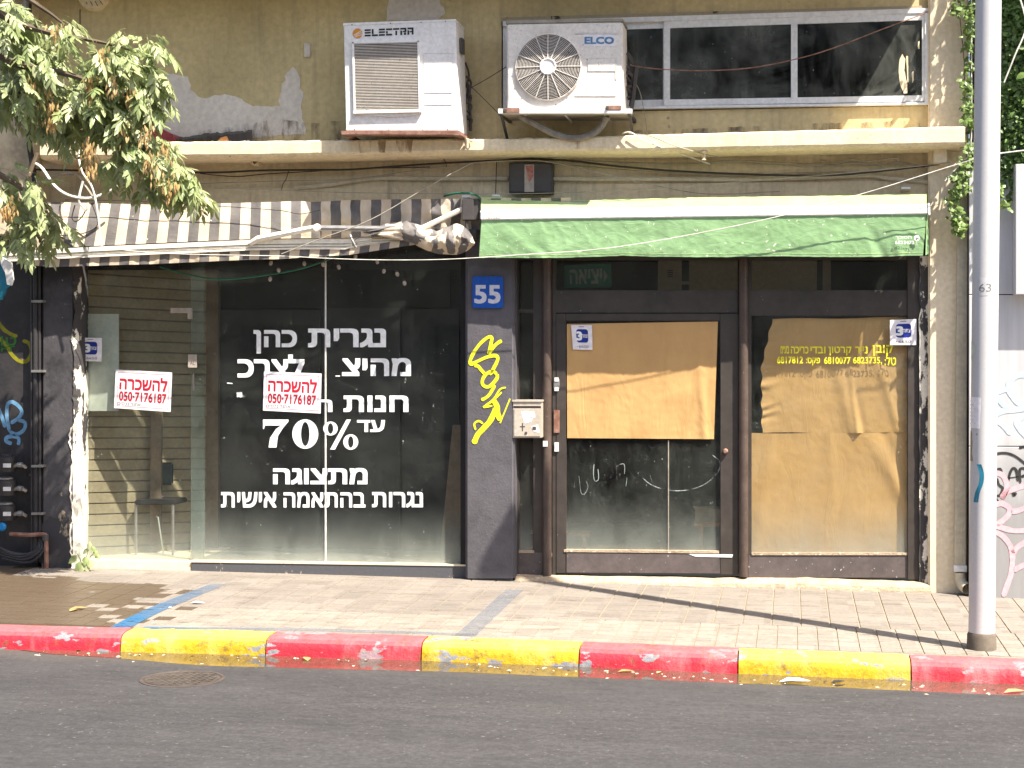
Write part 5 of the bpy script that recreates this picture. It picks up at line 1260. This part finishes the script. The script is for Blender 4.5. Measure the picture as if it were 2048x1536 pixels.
# ------------------------------------------------------------------ LEFT SERVICE PIPES
t = thing('service_pipes', at(70, 1135, -.16), 'painted black vertical pipes with brackets beside the dark pier', 'pipe')
for x, r in ((63, .012), (71, .022), (79, .012)):
    b = B(); b.tube([at(x, 500, -.15), at(x+1, 1124, -.15)], r, 8); b.make('pipe', M['blackwall'], t, smooth=True)
for y in (600, 740, 930, 1025):
    b = B(); b.pbox(62, y, 86, y+5, -.19, -.12); b.make('clamp', M['metal'], t, bevel=.002)
t = thing('water_pipe', at(92, 1140, -.2), 'rusty water pipe elbow rising from the pavement by the left wall', 'pipe')
b = B(); b.tube(smooth_path([at(20, 1068, -.2), at(60, 1070, -.2), at(86, 1069, -.2), at(92, 1078, -.2), at(93, 1142, -.2)], 4), .017, 8); b.make('pipe', M['rust'], t, smooth=True)
b = B(); b.lathe(at(91, 1074, -.2), (0, 0, 1), [(.024, -.03), (.026, 0), (.024, .02)], 10); b.make('elbow', M['boxdark'], t)
b = B(); b.lathe(at(6, 1053, -.24), (0, -1, 0), [(.03, 0), (.035, .02), (.02, .03)], 10); b.make('blue_valve', M['teal'] if False else mk('blue_valve_paint', (.01, .25, .6), rough=.4), t)
for i, (y, lab) in enumerate(((925, 'topmost black water meter on the left wall'), (972, 'middle black water meter on the left wall'), (1022, 'lowest black water meter on the left wall, above the blue valve'))):
    t = thing('water_meter', at(12, y+15, -.2), lab, 'meter', 'black water meters on the left wall')
    b = B(); b.lathe(at(10, y, -.20), (0, 0, 1), [(.075, -.07), (.08, -.03), (.08, .04), (.06, .055)], 18); b.make('body', M['blackwall'], t, smooth=True)
    b = B(); b.lathe(at(10, y, -.20)+Vector((0, 0, .055)), (0, 0, 1), [(.062, 0), (.062, .008), (.05, .014)], 18); b.make('rim', M['metal'] if i != 0 else M['blackwall'], t)
    b = B(); b.pbox(6, y+2, 20, y+10, -.285, -.27); b.make('tag_plate', M['alu'], t)
    b = B(); b.tube(smooth_path([at(26, y+8, -.2), at(40, y+4, -.2), at(52, y+10, -.16)], 3), .014, 6); b.lathe(at(40, y+5, -.2), (1, 0, 0), [(.02, -.02), (.022, 0), (.02, .02)], 8); b.make('fitting', M['metal'], t)
b = B()
for k in range(5): b.tube(smooth_path([at(-20+k*6, 1085+k*8, -.22), at(20+k*10, 1105+k*5, -.22), at(60+k*8, 1108-k*4, -.19), at(78, 1096-k*6, -.17)], 4), .012, 6)
tag(b.make('pipe_tangle', M['blackwall'], None, smooth=True), 'tangle of black hoses at the foot of the left wall', 'hose')

# ------------------------------------------------------------------ RIGHT SIDE
t = thing('metal_hoarding', (at(2050, 1210, -.25).x, -.25, pave_z(1.6, -.25)), 'grey sheet metal hoarding covered in pink and black graffiti', 'hoarding')
xh = at(1938, 900, -.25).x; xe = 5.0; zb = pave_z(1.6, -.25)-.03
zs = [zb, at(2020, 893, -.25).z, at(2020, 589, -.25).z, at(2020, 330, -.25).z]
for i in range(3):
    xx = xh
    while xx < xe-.1:
        b = B(); b.box(xx, xx+1.16, -.25, -.2, zs[i]+.0035, zs[i+1]-.0035); b.make('panel', M['hoarding'], t, bevel=.003, seg=1); xx += 1.165
b = B(); b.box(xh, xe, -.235, .1, zb, zs[3]-.01); b.make('backing', M['darkpanel'], t)
b = B(); x0 = at(2031, 400, -.40).x; b.box(x0, x0+1.2, -.40, -.25, at(2031, 589, -.40).z, at(2031, 328, -.40).z); b.make('cabinet', M['hoarding'], t, bevel=.004)
tfR = tf4(1900, 800, 3.84)
b = B(); px_ribs(b, [[(345, 560), (400, 575), (436, 640), (430, 700), (395, 755)], [(395, 755), (440, 705), (500, 680), (600, 650)], [(345, 805), (400, 795), (455, 830), (450, 880), (400, 930), (350, 960)], [(470, 855), (520, 850), (600, 820)],
                     [(345, 965), (430, 990), (500, 1005), (620, 1000)], [(345, 1010), (410, 1050), (462, 1120), (480, 1200), (470, 1330), (440, 1420), (408, 1510)], [(482, 1180), (520, 1130), (600, 1080)], [(488, 1310), (540, 1280), (620, 1250)]], tfR, .038, -.2525)
b.make('pink_graffiti', M['spray_pink'], t)
b = B(); px_ribs(b, [[(340, 418), (400, 408), (460, 415), (520, 445), (600, 510)], [(445, 630), (462, 560), (485, 525), (510, 545), (520, 625)], [(450, 600), (520, 590)], [(540, 640), (535, 570), (540, 530), (580, 530), (590, 570), (545, 590)], [(350, 540), (385, 530), (395, 560)], [(360, 600), (375, 650), (405, 680), (385, 730), (360, 735)], [(480, 690), (490, 735), (508, 710)], [(345, 740), (375, 780)], [(530, 370), (570, 360), (600, 380)]], tfR, .02, -.252)
b.make('black_graffiti', M['spray_black'], t)
tfS = tf4(1900, 400, 3.84)
b = B(); px_ribs(b, [[(600, 1345), (530, 1345), (465, 1390), (450, 1450), (480, 1510), (530, 1560), (600, 1560)], [(350, 1480), (400, 1460), (455, 1450)], [(355, 1500), (400, 1560), (440, 1600)], [(350, 1650), (410, 1620), (500, 1610), (600, 1600)], [(360, 1690), (420, 1740), (470, 1800)], [(600, 1640), (515, 1700), (540, 1760), (600, 1830)]], tfS, .04, -.2525)
b.make('pale_blue_graffiti', M['spray_ice'], t)

t = thing('downpipe', at(1920, 1180, -.16), 'cream ribbed trunking pipe with an open elbow at its foot', 'pipe')
b = B(); b.quadbox([(1916, 390), (1936, 390), (1932, 1133), (1909, 1133)], -.16, -.1)
b.make('trunk', M['conduit'], t, bevel=.003)
b = B()
for k in range(4): b.quadbox([(1919+k*4.5, 390), (1920.6+k*4.5, 390), (1914.5+k*5, 1132), (1912.5+k*5, 1132)], -.163, -.16)
b.make('rib', M['conduit'], t)
b = B(); b.pbox(1908, 1131, 1934, 1144, -.168, -.1); b.make('collar', M['alu'], t, bevel=.002)
b = B(); P = smooth_path([at(1920, 1144, -.14), at(1921, 1160, -.14), at(1927, 1172, -.17), at(1935, 1178, -.22)], 4); b.tube(P, .042, 12, cap=False); b.make('elbow', M['conduit'], t, smooth=True)

# lamp post
pb = on_pave(1963, 1297); pb.z = pave_z(pb.x, pb.y)
tilt = .0105
t = thing('lamp_post', pb, 'thick grey lamp post numbered 63 standing at the kerb', 'lamp post')
Rp = at(1990, 1000, pb.y).x-at(1937, 1000, pb.y).x; Rp = Rp/2
def pole_c(z): return Vector((pb.x+tilt*(z-pb.z), pb.y, z))
b = B(); b.tube([pole_c(pb.z+.05), pole_c(2.5), pole_c(6.25)], [Rp, Rp, Rp*.95], 40); b.make('shaft', M['pole'], t, smooth=True)
b = B(); b.tube([pole_c(pb.z-.02), pole_c(pb.z+.085), pole_c(pb.z+.10)], [Rp*1.13, Rp*1.10, Rp*1.0], 40); b.make('base_collar', M['polecollar'], t, smooth=True)
b = B(); c = pole_c(5.72); b.tube([c+Vector((-.1, 0, 0)), c+Vector((.1, 0, 0))], .04, 12); b.make('bracket_arm', M['pole'], t, smooth=True)
b = B(); b.box(c.x-.40, c.x-.08, c.y-.12, c.y+.12, c.z-.07, c.z+.07); b.make('lamp_head', M['metal'], t, bevel=.03)
b = B(); b.lathe(pole_c(6.25), (0, 0, 1), [(Rp*.97, -.01), (Rp*.9, .03), (Rp*.4, .06)], 24); b.make('cap', M['pole'], t, smooth=True)
def on_pole(px, py, off=.0012):
    p = at(px, py, pb.y-Rp*.5); c = pole_c(p.z); s = max(-.999, min(.999, (p.x-c.x)/Rp)); r = Rp+off
    return Vector((c.x+r*s, c.y-r*math.sqrt(1-s*s), p.z))
def pole_sheet(c, name, mat, off=.0015, nx=10, ny=8, wob=0):
    b = B()
    def g(u, v):
        x = (c[0][0]*(1-u)+c[1][0]*u)*(1-v)+(c[3][0]*(1-u)+c[2][0]*u)*v; y = (c[0][1]*(1-u)+c[1][1]*u)*(1-v)+(c[3][1]*(1-u)+c[2][1]*u)*v
        return on_pole(x+wob*noise.noise(Vector((x*.2, y*.2, 1))), y, off)
    b.grid(g, nx, ny); return b.make(name, mat, t)
pole_sheet([(1956, 555), (1984, 556), (1986, 592), (1954, 592)], 'number_patch', mk('pole_patch', (.56, .55, .55), None, .5, 5, bump=0), .0008)
b = B(); k = len(b.v); vs, fs, _w, _h = text_mesh('63', 0)
for x, y, k_ in vs: b.v.append(on_pole(1957+24*x, 584-16*y, .0016))
for f in fs: b.f.append(tuple(k+i for i in f)); b.m.append(0)
b.make('number', M['greyink'], t)
pole_sheet([(1938, 793), (1961, 795), (1959, 857), (1937, 856)], 'paper_notice', M['whitecard'], .002)
b = B()
for i in range(7):
    q = 801+i*7.5
    b.v += [on_pole(1939.5, q, .003), on_pole(1950-(i*3) % 6, q, .003), on_pole(1950-(i*3) % 6, q+2, .003), on_pole(1939.5, q+2, .003)]; b.f.append(tuple(range(4*i, 4*i+4))); b.m.append(0)
b.make('notice_lines', M['greyink'], t)
pole_sheet([(1981, 818), (1991, 819), (1990, 880), (1980, 881)], 'white_sticker', M['white'], .002)
pole_sheet([(1939, 680), (1946, 682), (1951, 700), (1940, 728)], 'round_sticker', M['paleboard'], .002)
pole_sheet([(1939, 862), (1944, 862), (1945, 922), (1938, 922)], 'torn_sticker', M['cream'], .002, wob=3)
b = B(); pl = smooth_path([Vector(p) for p in ((1957, 928, 0), (1962, 945, 0), (1961, 965, 0), (1954, 985, 0), (1951, 1004, 0))], 5)
for p in pl: b.v += [on_pole(p.x-4.2, p.y, .0015), on_pole(p.x+4.2, p.y, .0015)]
for i in range(len(pl)-1): b.f.append((2*i, 2*i+1, 2*i+3, 2*i+2)); b.m.append(0)
b.make('teal_mark', M['teal'], t)

# manhole cover
pc = on_road(365, 1362); t = thing('manhole_cover', (pc.x, pc.y, road_z(pc.x, pc.y)), 'round rusty manhole cover set in the road near the kerb', 'manhole cover')
zc = road_z(pc.x, pc.y); b = B(); b.lathe((pc.x, pc.y, zc), (-GB, 0, 1), [(.235, -.02), (.235, .005), (.215, .006), (.213, .002)], 40); b.make('ring', mk('iron_ring', (.085, .066, .058), None, .6, 12, bump=.3), t)
b = B(); b.lathe((pc.x, pc.y, zc), (-GB, 0, 1), [(.205, -.02), (.205, .005)], 40); b.make('lid', mk('iron_lid', (.055, .044, .038), (.085, .068, .058), .55, 12, bump=.4), t)
b = B()
for i in range(-4, 5):
    for j in range(-4, 5):
        if i*i+j*j < 19: b.box(pc.x+i*.042-.012, pc.x+i*.042+.012, pc.y+j*.042-.012, pc.y+j*.042+.012, zc+.004-GB*-i*.0, zc+.009)
b.make('tread_studs', mk('iron_stud', (.07, .058, .05), (.10, .085, .072), .5, 12), t, kind='stuff')

# ------------------------------------------------------------------ LITTER
def leaf_scrap(px, py, s, mat, label, cat, grp, name, road_=True, rot=0, onwater=True):
    p = on_road(px, py) if road_ else on_pave(px, py)
    z = (road_z(p.x, p.y if p.y < -2.62 else -2.6)+.008) if road_ else pave_z(p.x, p.y)+.006
    c, sn = math.cos(rot), math.sin(rot); b = B(); pts = [(-1, 0, .0), (-.4, .38, .35), (.3, .32, .3), (1, 0, .1), (.3, -.34, .2), (-.4, -.4, .25)]; n = 6
    q = [Vector((p.x+s*(c*x-sn*y), p.y+s*(sn*x+c*y), z+s*h*.6)) for x, y, h in pts]; mid = Vector((p.x, p.y, z))
    b.v = q+[mid]; b.f = [(i, (i+1) % 6, 6) for i in range(6)]; b.m = [0]*6
    return tag(b.make(name, M[mat], None), label, cat, grp)
for x, y, s, r, l in ((560, 1312, .045, .2, 'curled pale leaf in the gutter before the middle red kerb'), (613, 1321, .06, 2.0, 'curled yellow leaf floating in the gutter water below the second red kerb'), (712, 1312, .05, .9, 'dry leaf in the gutter under the middle of the red kerb before the grey chips'), (1252, 1346, .05, .3, 'yellow leaf in the gutter below the third red kerb'), (1318, 1348, .03, 1.2, 'small leaf just right of the yellow leaf by the third red kerb'), (1590, 1367, .09, .1, 'white scrap of paper in the gutter below the last yellow kerb'), (1677, 1368, .05, .5, 'dark pointed leaf in the gutter below the last yellow kerb'), (192, 1302, .035, 1.4, 'larger of two leaf bits under the leftmost red kerb'), (160, 1303, .025, .3, 'smaller of two leaf bits under the leftmost red kerb'), (2030, 1388, .07, .4, 'crumpled dry leaf at the end of the gutter by the lamp post')):
    lab = l or 'small dry leaf fragment lying along the gutter'
    leaf_scrap(x, y, s, 'dark' if 'dark' in lab else ('white' if 'white' in lab else 'seed'), lab, 'leaf' if 'paper' not in lab else 'paper', 'litter in the gutter', 'paper_scrap' if 'paper' in lab else 'fallen_leaf', True, r)
leaf_scrap(158, 1219, .06, 'seed', 'dry leaf lying on the wet pavement', 'leaf', 'litter on the pavement', 'fallen_leaf', False, .4)
leaf_scrap(148, 1222, .05, 'seed', 'second dry leaf beside it on the wet pavement', 'leaf', 'litter on the pavement', 'fallen_leaf', False, 1.4)
leaf_scrap(341, 1217, .02, 'white', 'tiny white pellet on the pavement by the blue line', 'litter', 'litter on the pavement', 'paper_scrap', False, 1.4)
leaf_scrap(395, 1208, .05, 'white', 'white cigarette end beyond the blue line', 'litter', 'litter on the pavement', 'paper_scrap', False, .1)
b = B(); rr = random.Random(9)
for k in range(150):
    px = rr.uniform(60, 2048); py = lerp_px([(0, 1299), (250, 1307), (500, 1312), (850, 1324), (1080, 1334), (1480, 1355), (1815, 1370), (2048, 1380)], px)+rr.uniform(1, 12)*(1 if rr.random() < .7 else 1.7)
    p = on_road(px, py); z = road_z(p.x, -2.6)+.006; s = rr.uniform(.006, .018); a = rr.uniform(0, 6); w = rr.uniform(.2, .5)
    e1 = Vector((math.cos(a), math.sin(a), 0))*s; e2 = Vector((-math.sin(a), math.cos(a), 0))*s*w
    b.poly([p*1 + Vector((0, 0, z-p.z))+e1, Vector((p.x, p.y, z+.003))+e2, Vector((p.x, p.y, z))-e1, Vector((p.x, p.y, z))-e2])
o = b.make('gutter_debris', M['cream_stripe'], None); o['kind'] = 'stuff'; o['label'] = 'specks of debris floating along the gutter'; o['category'] = 'debris'

# ------------------------------------------------------------------ PLANTS
def leaflet(b, base, d, nrm, L, W, m=0):
    d = d.normalized(); s = d.cross(nrm).normalized(); n = len(b.v)
    up = s.cross(d).normalized()
    P = [base, base+d*L*.35+s*W*.5-up*W*.12, base+d*L*.35-s*W*.5-up*W*.12, base+d*L*.4+up*0, base+d*L*.72+s*W*.33-up*W*.1, base+d*L*.72-s*W*.33-up*W*.1, base+d*L-up*L*.10]
    b.v += P
    for f in ((0, 1, 3), (0, 3, 2), (1, 4, 3), (3, 4, 6), (3, 6, 5), (2, 3, 5)): b.f.append(tuple(n+i for i in f)); b.m.append(m)
def compound_leaf(seed):   # drooping ash-like leaf, along +x then down
    r = random.Random(seed); b = B(); L = .17; pts = [Vector((L*t, 0, -.35*L*t*t)) for t in (0, .25, .5, .75, 1)]
    b.tube(pts, .0016, 3, cap=False)
    for t in (.38, .62, .85):
        i = t*4; p = pts[int(i)].lerp(pts[min(4, int(i)+1)], i-int(i))
        for sg in (1, -1):
            d = Vector((.75+r.uniform(-.15, .15), sg*(.7+r.uniform(-.2, .2)), -.6+r.uniform(-.35, .2))); leaflet(b, p, d, Vector((0, 0, 1)), .095*r.uniform(.8, 1.15), .034*r.uniform(.85, 1.2))
    leaflet(b, pts[-1], Vector((1, 0, -.7)), Vector((0, 0, 1)), .10, .034); return b
protos = []
tree = thing('street_tree', (-6.35, -1.75, pave_z(-6.35, -1.75)), 'leafy street tree reaching in from the left with drooping pale leaves and brown seed bunches', 'tree')
def bez(pl): return smooth_path([Vector(p) for p in pl], 5)
trunk_pts = bez([(-6.35, -1.75, -.1), (-6.4, -1.7, 1.2), (-6.3, -1.75, 2.4), (-6.35, -1.8, 3.4), (-6.5, -1.8, 4.6), (-6.6, -1.7, 6.0)])
b = B(); b.tube(trunk_pts, [.13-.07*i/len(trunk_pts) for i in range(len(trunk_pts))], 12); b.make('trunk', M['bark'], tree, smooth=True)
def bp(px, py, y): return at(px, py, y)
limbs = [[(-6.33, -1.77, 3.0), bp(-60, 40, -1.6), bp(40, 50, -1.5), bp(110, 68, -1.45), bp(200, 84, -1.45), bp(260, 100, -1.4)],
         [(-6.33, -1.77, 2.9), bp(-60, 120, -1.6), bp(40, 130, -1.5), bp(140, 150, -1.45), bp(220, 180, -1.4), bp(290, 200, -1.4)],
         [(-6.33, -1.77, 2.7), bp(-60, 180, -1.5), bp(60, 200, -1.4), bp(160, 230, -1.35), bp(250, 280, -1.3), bp(330, 330, -1.3), bp(370, 360, -1.3)],
         [(-6.33, -1.77, 2.3), bp(-80, 330, -1.5), bp(0, 350, -1.4), bp(60, 390, -1.35), bp(100, 430, -1.35)],
         [(-6.33, -1.77, 3.2), bp(-80, -40, -1.7), bp(20, -20, -1.6), bp(90, 20, -1.5), bp(130, 50, -1.45)]]
for l in limbs:
    P = bez(l); b = B(); b.tube(P, [.035*(1-i/len(P))+.005 for i in range(len(P))], 6); b.make('limb', M['bark'], tree, smooth=True)
for k in range(6):
    b = compound_leaf(k); o = b.make('leaf', M['leaf'], tree); 
    for v in o.data.vertices: v.co += wloc(tree)      # leaf meshes are modelled about their own stalk
    protos.append(o)
clusters = [ # px, py, rx, ry, count, y
 (262, 92, 55, 28, 15, -1.42), (215, 130, 60, 30, 22, -1.4), (285, 165, 45, 28, 15, -1.4), (170, 190, 60, 30, 20, -1.38), (240, 205, 55, 30, 22, -1.36), (305, 205, 25, 22, 7, -1.36), (285, 150, 45, 25, 8, -1.42),
 (120, 60, 22, 22, 6, -1.45), (30, 60, 40, 50, 20, -1.5), (50, 130, 50, 40, 20, -1.48), (20, 180, 45, 30, 12, -1.48), (110, 210, 45, 30, 14, -1.38),
 (230, 255, 50, 28, 18, -1.33), (275, 290, 50, 30, 20, -1.32), (320, 325, 45, 28, 20, -1.3), (355, 360, 38, 26, 18, -1.3), (300, 370, 45, 22, 12, -1.3), (215, 330, 30, 20, 7, -1.32), (380, 385, 20, 15, 5, -1.3),
 (20, 370, 50, 35, 14, -1.38), (50, 420, 50, 32, 18, -1.36), (85, 450, 35, 26, 12, -1.35), (25, 460, 35, 35, 12, -1.36), (60, 485, 30, 20, 5, -1.36)]
rr = random.Random(21); count = 0
proto_pts = [([v.co.copy() for v in o.data.vertices], [tuple(p.vertices) for p in o.data.polygons]) for o in protos]
back = B()
for cx_, cy_, rx, ry, n, y in clusters+[(20, 40, 30, 45, 16, -1.3), (70, 100, 45, 45, 20, -1.3), (40, 170, 50, 50, 20, -1.3), (110, 150, 50, 50, 18, -1.3), (30, 220, 40, 30, 12, -1.3), (90, 230, 40, 30, 12, -1.3), (165, 260, 40, 40, 14, -1.25), (130, 250, 30, 20, 8, -1.3)]:
    for k in range(int(n*1.5)):
        a = rr.uniform(0, 6.283); r_ = math.sqrt(rr.random())*.95; p = at(cx_+rx*r_*math.cos(a), cy_+ry*r_*math.sin(a)-10, y+.12+rr.uniform(-.1, .2)); vs, fs = proto_pts[rr.randrange(6)]
        mt = Matrix.Rotation(rr.gauss(-.35, 1.1), 3, 'Z') @ Matrix.Rotation(rr.gauss(.55, .45), 3, 'Y') @ Matrix.Rotation(rr.gauss(0, .4), 3, 'X'); s_ = rr.uniform(.7, 1.1); n0 = len(back.v)
        back.v += [p+mt @ v*s_ for v in vs]; back.f += [tuple(n0+i for i in f) for f in fs]; back.m += [0]*len(fs)
back.make('inner_foliage', M['leaf'], tree, kind='stuff')
for cx_, cy_, rx, ry, n, y in clusters:
    for k in range(n):
        a = rr.uniform(0, 6.283); r_ = math.sqrt(rr.random()); yy = y+rr.uniform(-.16, .16)
        p = at(cx_+rx*r_*math.cos(a), cy_+ry*r_*math.sin(a)-14, yy); o = protos[rr.randrange(6)]
        head = rr.gauss(-.35, .95); s = rr.uniform(.78, 1.15)
        if count < len(protos): q = protos[count]
        else: q = protos[rr.randrange(6)].copy(); COL.objects.link(q)
        q.parent = tree
        if count < 296:
            q.location = p-wloc(tree); q.rotation_euler = (rr.gauss(0, .35), rr.gauss(.55, .4), head); q.scale = (s, s, s); count += 1
        else: bpy.data.objects.remove(q)
b = B()
for k in range(150):     # the part of the crown outside the picture
    p = Vector((rr.gauss(-7.0, .8), rr.gauss(-1.9, .8), rr.gauss(5.2, .6)))
    if p.x > -6.3 or p.z < 4.6: continue
    for j in range(5): leaflet(b, p+Vector((rr.uniform(-.1, .1), rr.uniform(-.1, .1), rr.uniform(-.05, .05))), Vector((rr.uniform(-1, 1), rr.uniform(-1, 1), rr.uniform(-1, .2))), Vector((rr.uniform(-.4, .4), rr.uniform(-.4, .4), 1)), .12, .045)
b.make('upper_crown', M['leaf'], tree, kind='stuff')
for cx_, cy_, n in ((100, 205, 40), (260, 190, 30), (345, 375, 30), (290, 265, 30), (225, 165, 26), (60, 175, 30), (330, 300, 26), (8, 425, 24), (112, 60, 26), (180, 165, 40), (205, 108, 26), (175, 300, 60), (185, 340, 30), (105, 245, 26), (300, 330, 36), (245, 262, 20), (20, 410, 22), (320, 360, 20)):
    b = B()
    for k in range(n):
        p = at(cx_+rr.gauss(0, 7), cy_+rr.gauss(0, 13), -1.56+rr.uniform(-.06, .06)); leaflet(b, p, Vector((rr.uniform(-.3, .3), rr.uniform(-.3, .3), -1)), Vector((rr.uniform(-1, 1), -1, .2)), .05, .014)
    b.make('seed_bunch', M['seed'], tree, kind='stuff')
# ivy
ivy = thing('ivy', (at(2040, 330, -.3).x, -.3, at(2040, 330, -.3).z), 'dense green ivy climbing the wall right of the lamp post', 'ivy')
def ivy_leaves(b, n, fn, smin=.03, smax=.06, seed=3):
    r = random.Random(seed)
    for k in range(n):
        p, nr = fn(r); s = r.uniform(smin, smax); d = Vector((r.uniform(-1, 1), r.uniform(-.6, .1), r.uniform(-1, .5))).normalized()
        leaflet(b, p, d, nr+Vector((r.uniform(-.7, .7), r.uniform(-.5, .5), r.uniform(-.5, .8))), s, s*.75)
def ivywall(r):
    x = r.uniform(at(1937, 200, -.3).x, 3.6) if r.random() > .55 else r.uniform(at(1985, 200, -.3).x, at(2070, 200, -.3).x)
    z = r.uniform(zs[3]-.05, 5.0) if r.random() > .1 else zs[3]-r.random()**2*.25
    bulge = .10*noise.noise(Vector((x*3, z*3, 0)))
    if x < 1.62 and r.random() < .45: z = r.uniform(zs[3]+.9, 5.0)
    k = min(1, max(0, (x-1.3)/.5)); return Vector((x, -.13-k*.17-bulge*k-r.random()*.10, z)), Vector((0, -1, .3))
b = B(); ivy_leaves(b, 13000, ivywall, .026, .055, 3); b.make('foliage', M['ivy'], ivy, kind='stuff')
b = B(); b.box(at(1945, 200, -.1).x, 5, -.10, .1, zs[3], 5.2); b.make('backing_wall', M['darkpanel'], ivy)
vine = thing('hanging_vine', (at(1915, 440, -.2).x, -.2, at(1915, 440, -.2).z), 'straggling vine hanging down the cream column beside the lamp post', 'vine')
def strand(pl, y0, n, spread, seed, b):
    P = smooth_path([Vector((x, y, 0)) for x, y in pl], 6)
    def fn(r):
        q = P[r.randrange(len(P))]; return at(q.x+r.gauss(0, spread), q.y+r.gauss(0, 6), y0-r.random()*.1), Vector((0, -1, .4))
    ivy_leaves(b, n, fn, .03, .055, seed)
b = B(); strand([(1938, 20), (1936, 60), (1940, 100)], -.22, 90, 5, 1, b); strand([(1938, 130), (1934, 200), (1938, 245)], -.22, 120, 5, 2, b); strand([(1940, 290), (1930, 330), (1915, 360)], -.24, 110, 7, 3, b)
strand([(1928, 355), (1915, 385), (1908, 415), (1916, 440), (1920, 455)], -.22, 190, 7, 4, b); strand([(1920, 450), (1922, 465)], -.22, 20, 3, 5, b); strand([(1916, -10), (1914, 18)], -.2, 60, 6, 6, b); strand([(2000, 385), (2008, 410)], -.34, 40, 6, 7, b)
b.make('foliage', M['ivy'], vine, kind='stuff')
b = B(); b.tube(smooth_path([at(1918, 15, -.16), at(1922, 60, -.16), at(1928, 120, -.16), at(1930, 200, -.18), at(1934, 300, -.2), at(1920, 380, -.2), at(1920, 460, -.2)], 4), .004, 4); b.make('stem', M['bark'], vine)
# a bough of the vine high above, shading the column
b = B()
def up(r):
    return Vector((1.84+r.gauss(0, .09), -.46+r.gauss(0, .07), 4.75+r.gauss(0, .5))), Vector((0, -1, .4))
ivy_leaves(b, 480, up, .04, .09, 9); b.make('upper_foliage', M['ivy'], vine, kind='stuff')
# weed
wd = thing('weed', on_pave(165, 1134), 'small broad-leaved weed growing at the foot of the dark pier', 'weed')
b = B()
for pl in ([(168, 1132), (172, 1115), (180, 1090)], [(166, 1132), (160, 1118), (155, 1108)], [(170, 1130), (182, 1112), (190, 1104)]):
    b.tube([at(x, y, -.25) for x, y in pl], .003, 4)
b.make('stem', M['ivy'], wd)
for x, y, s, dx in ((180, 1083, .05, -.1), (183, 1092, .045, .6), (176, 1096, .05, -.6), (187, 1100, .05, .7), (154, 1110, .07, -.8), (160, 1122, .07, -.2), (170, 1112, .06, .1), (178, 1116, .07, .3), (166, 1124, .07, -.1), (190, 1108, .045, .9), (172, 1126, .06, .3)):
    b = B(); leaflet(b, at(x, y, -.26), Vector((dx, -.3, -.8)), Vector((0, -1, .5)), s*1.3, s*.9); b.make('leaf', M['leaf'], wd)

# ------------------------------------------------------------------ ACROSS THE STREET (seen only as reflections)
op = thing('facing_house', (-2, -24, -.2), 'plain rendered house standing across the street', 'house'); op['kind'] = 'structure'
b = B(); b.box(-24, 20, -28, -24, -.3, 9.5); b.make('wall', M['column'], op)
for i in range(9):
    for j in range(3):
        b = B(); x = -22+i*4.6; z = .9+j*3.0; b.box(x, x+1.7, -23.98, -23.9, z, z+1.5); b.make('window', M['dark'], op)
b = B(); b.box(-60, 60, -24, -19.5, -.2, -.12); struct(b.make('far_pavement', M['bed']))
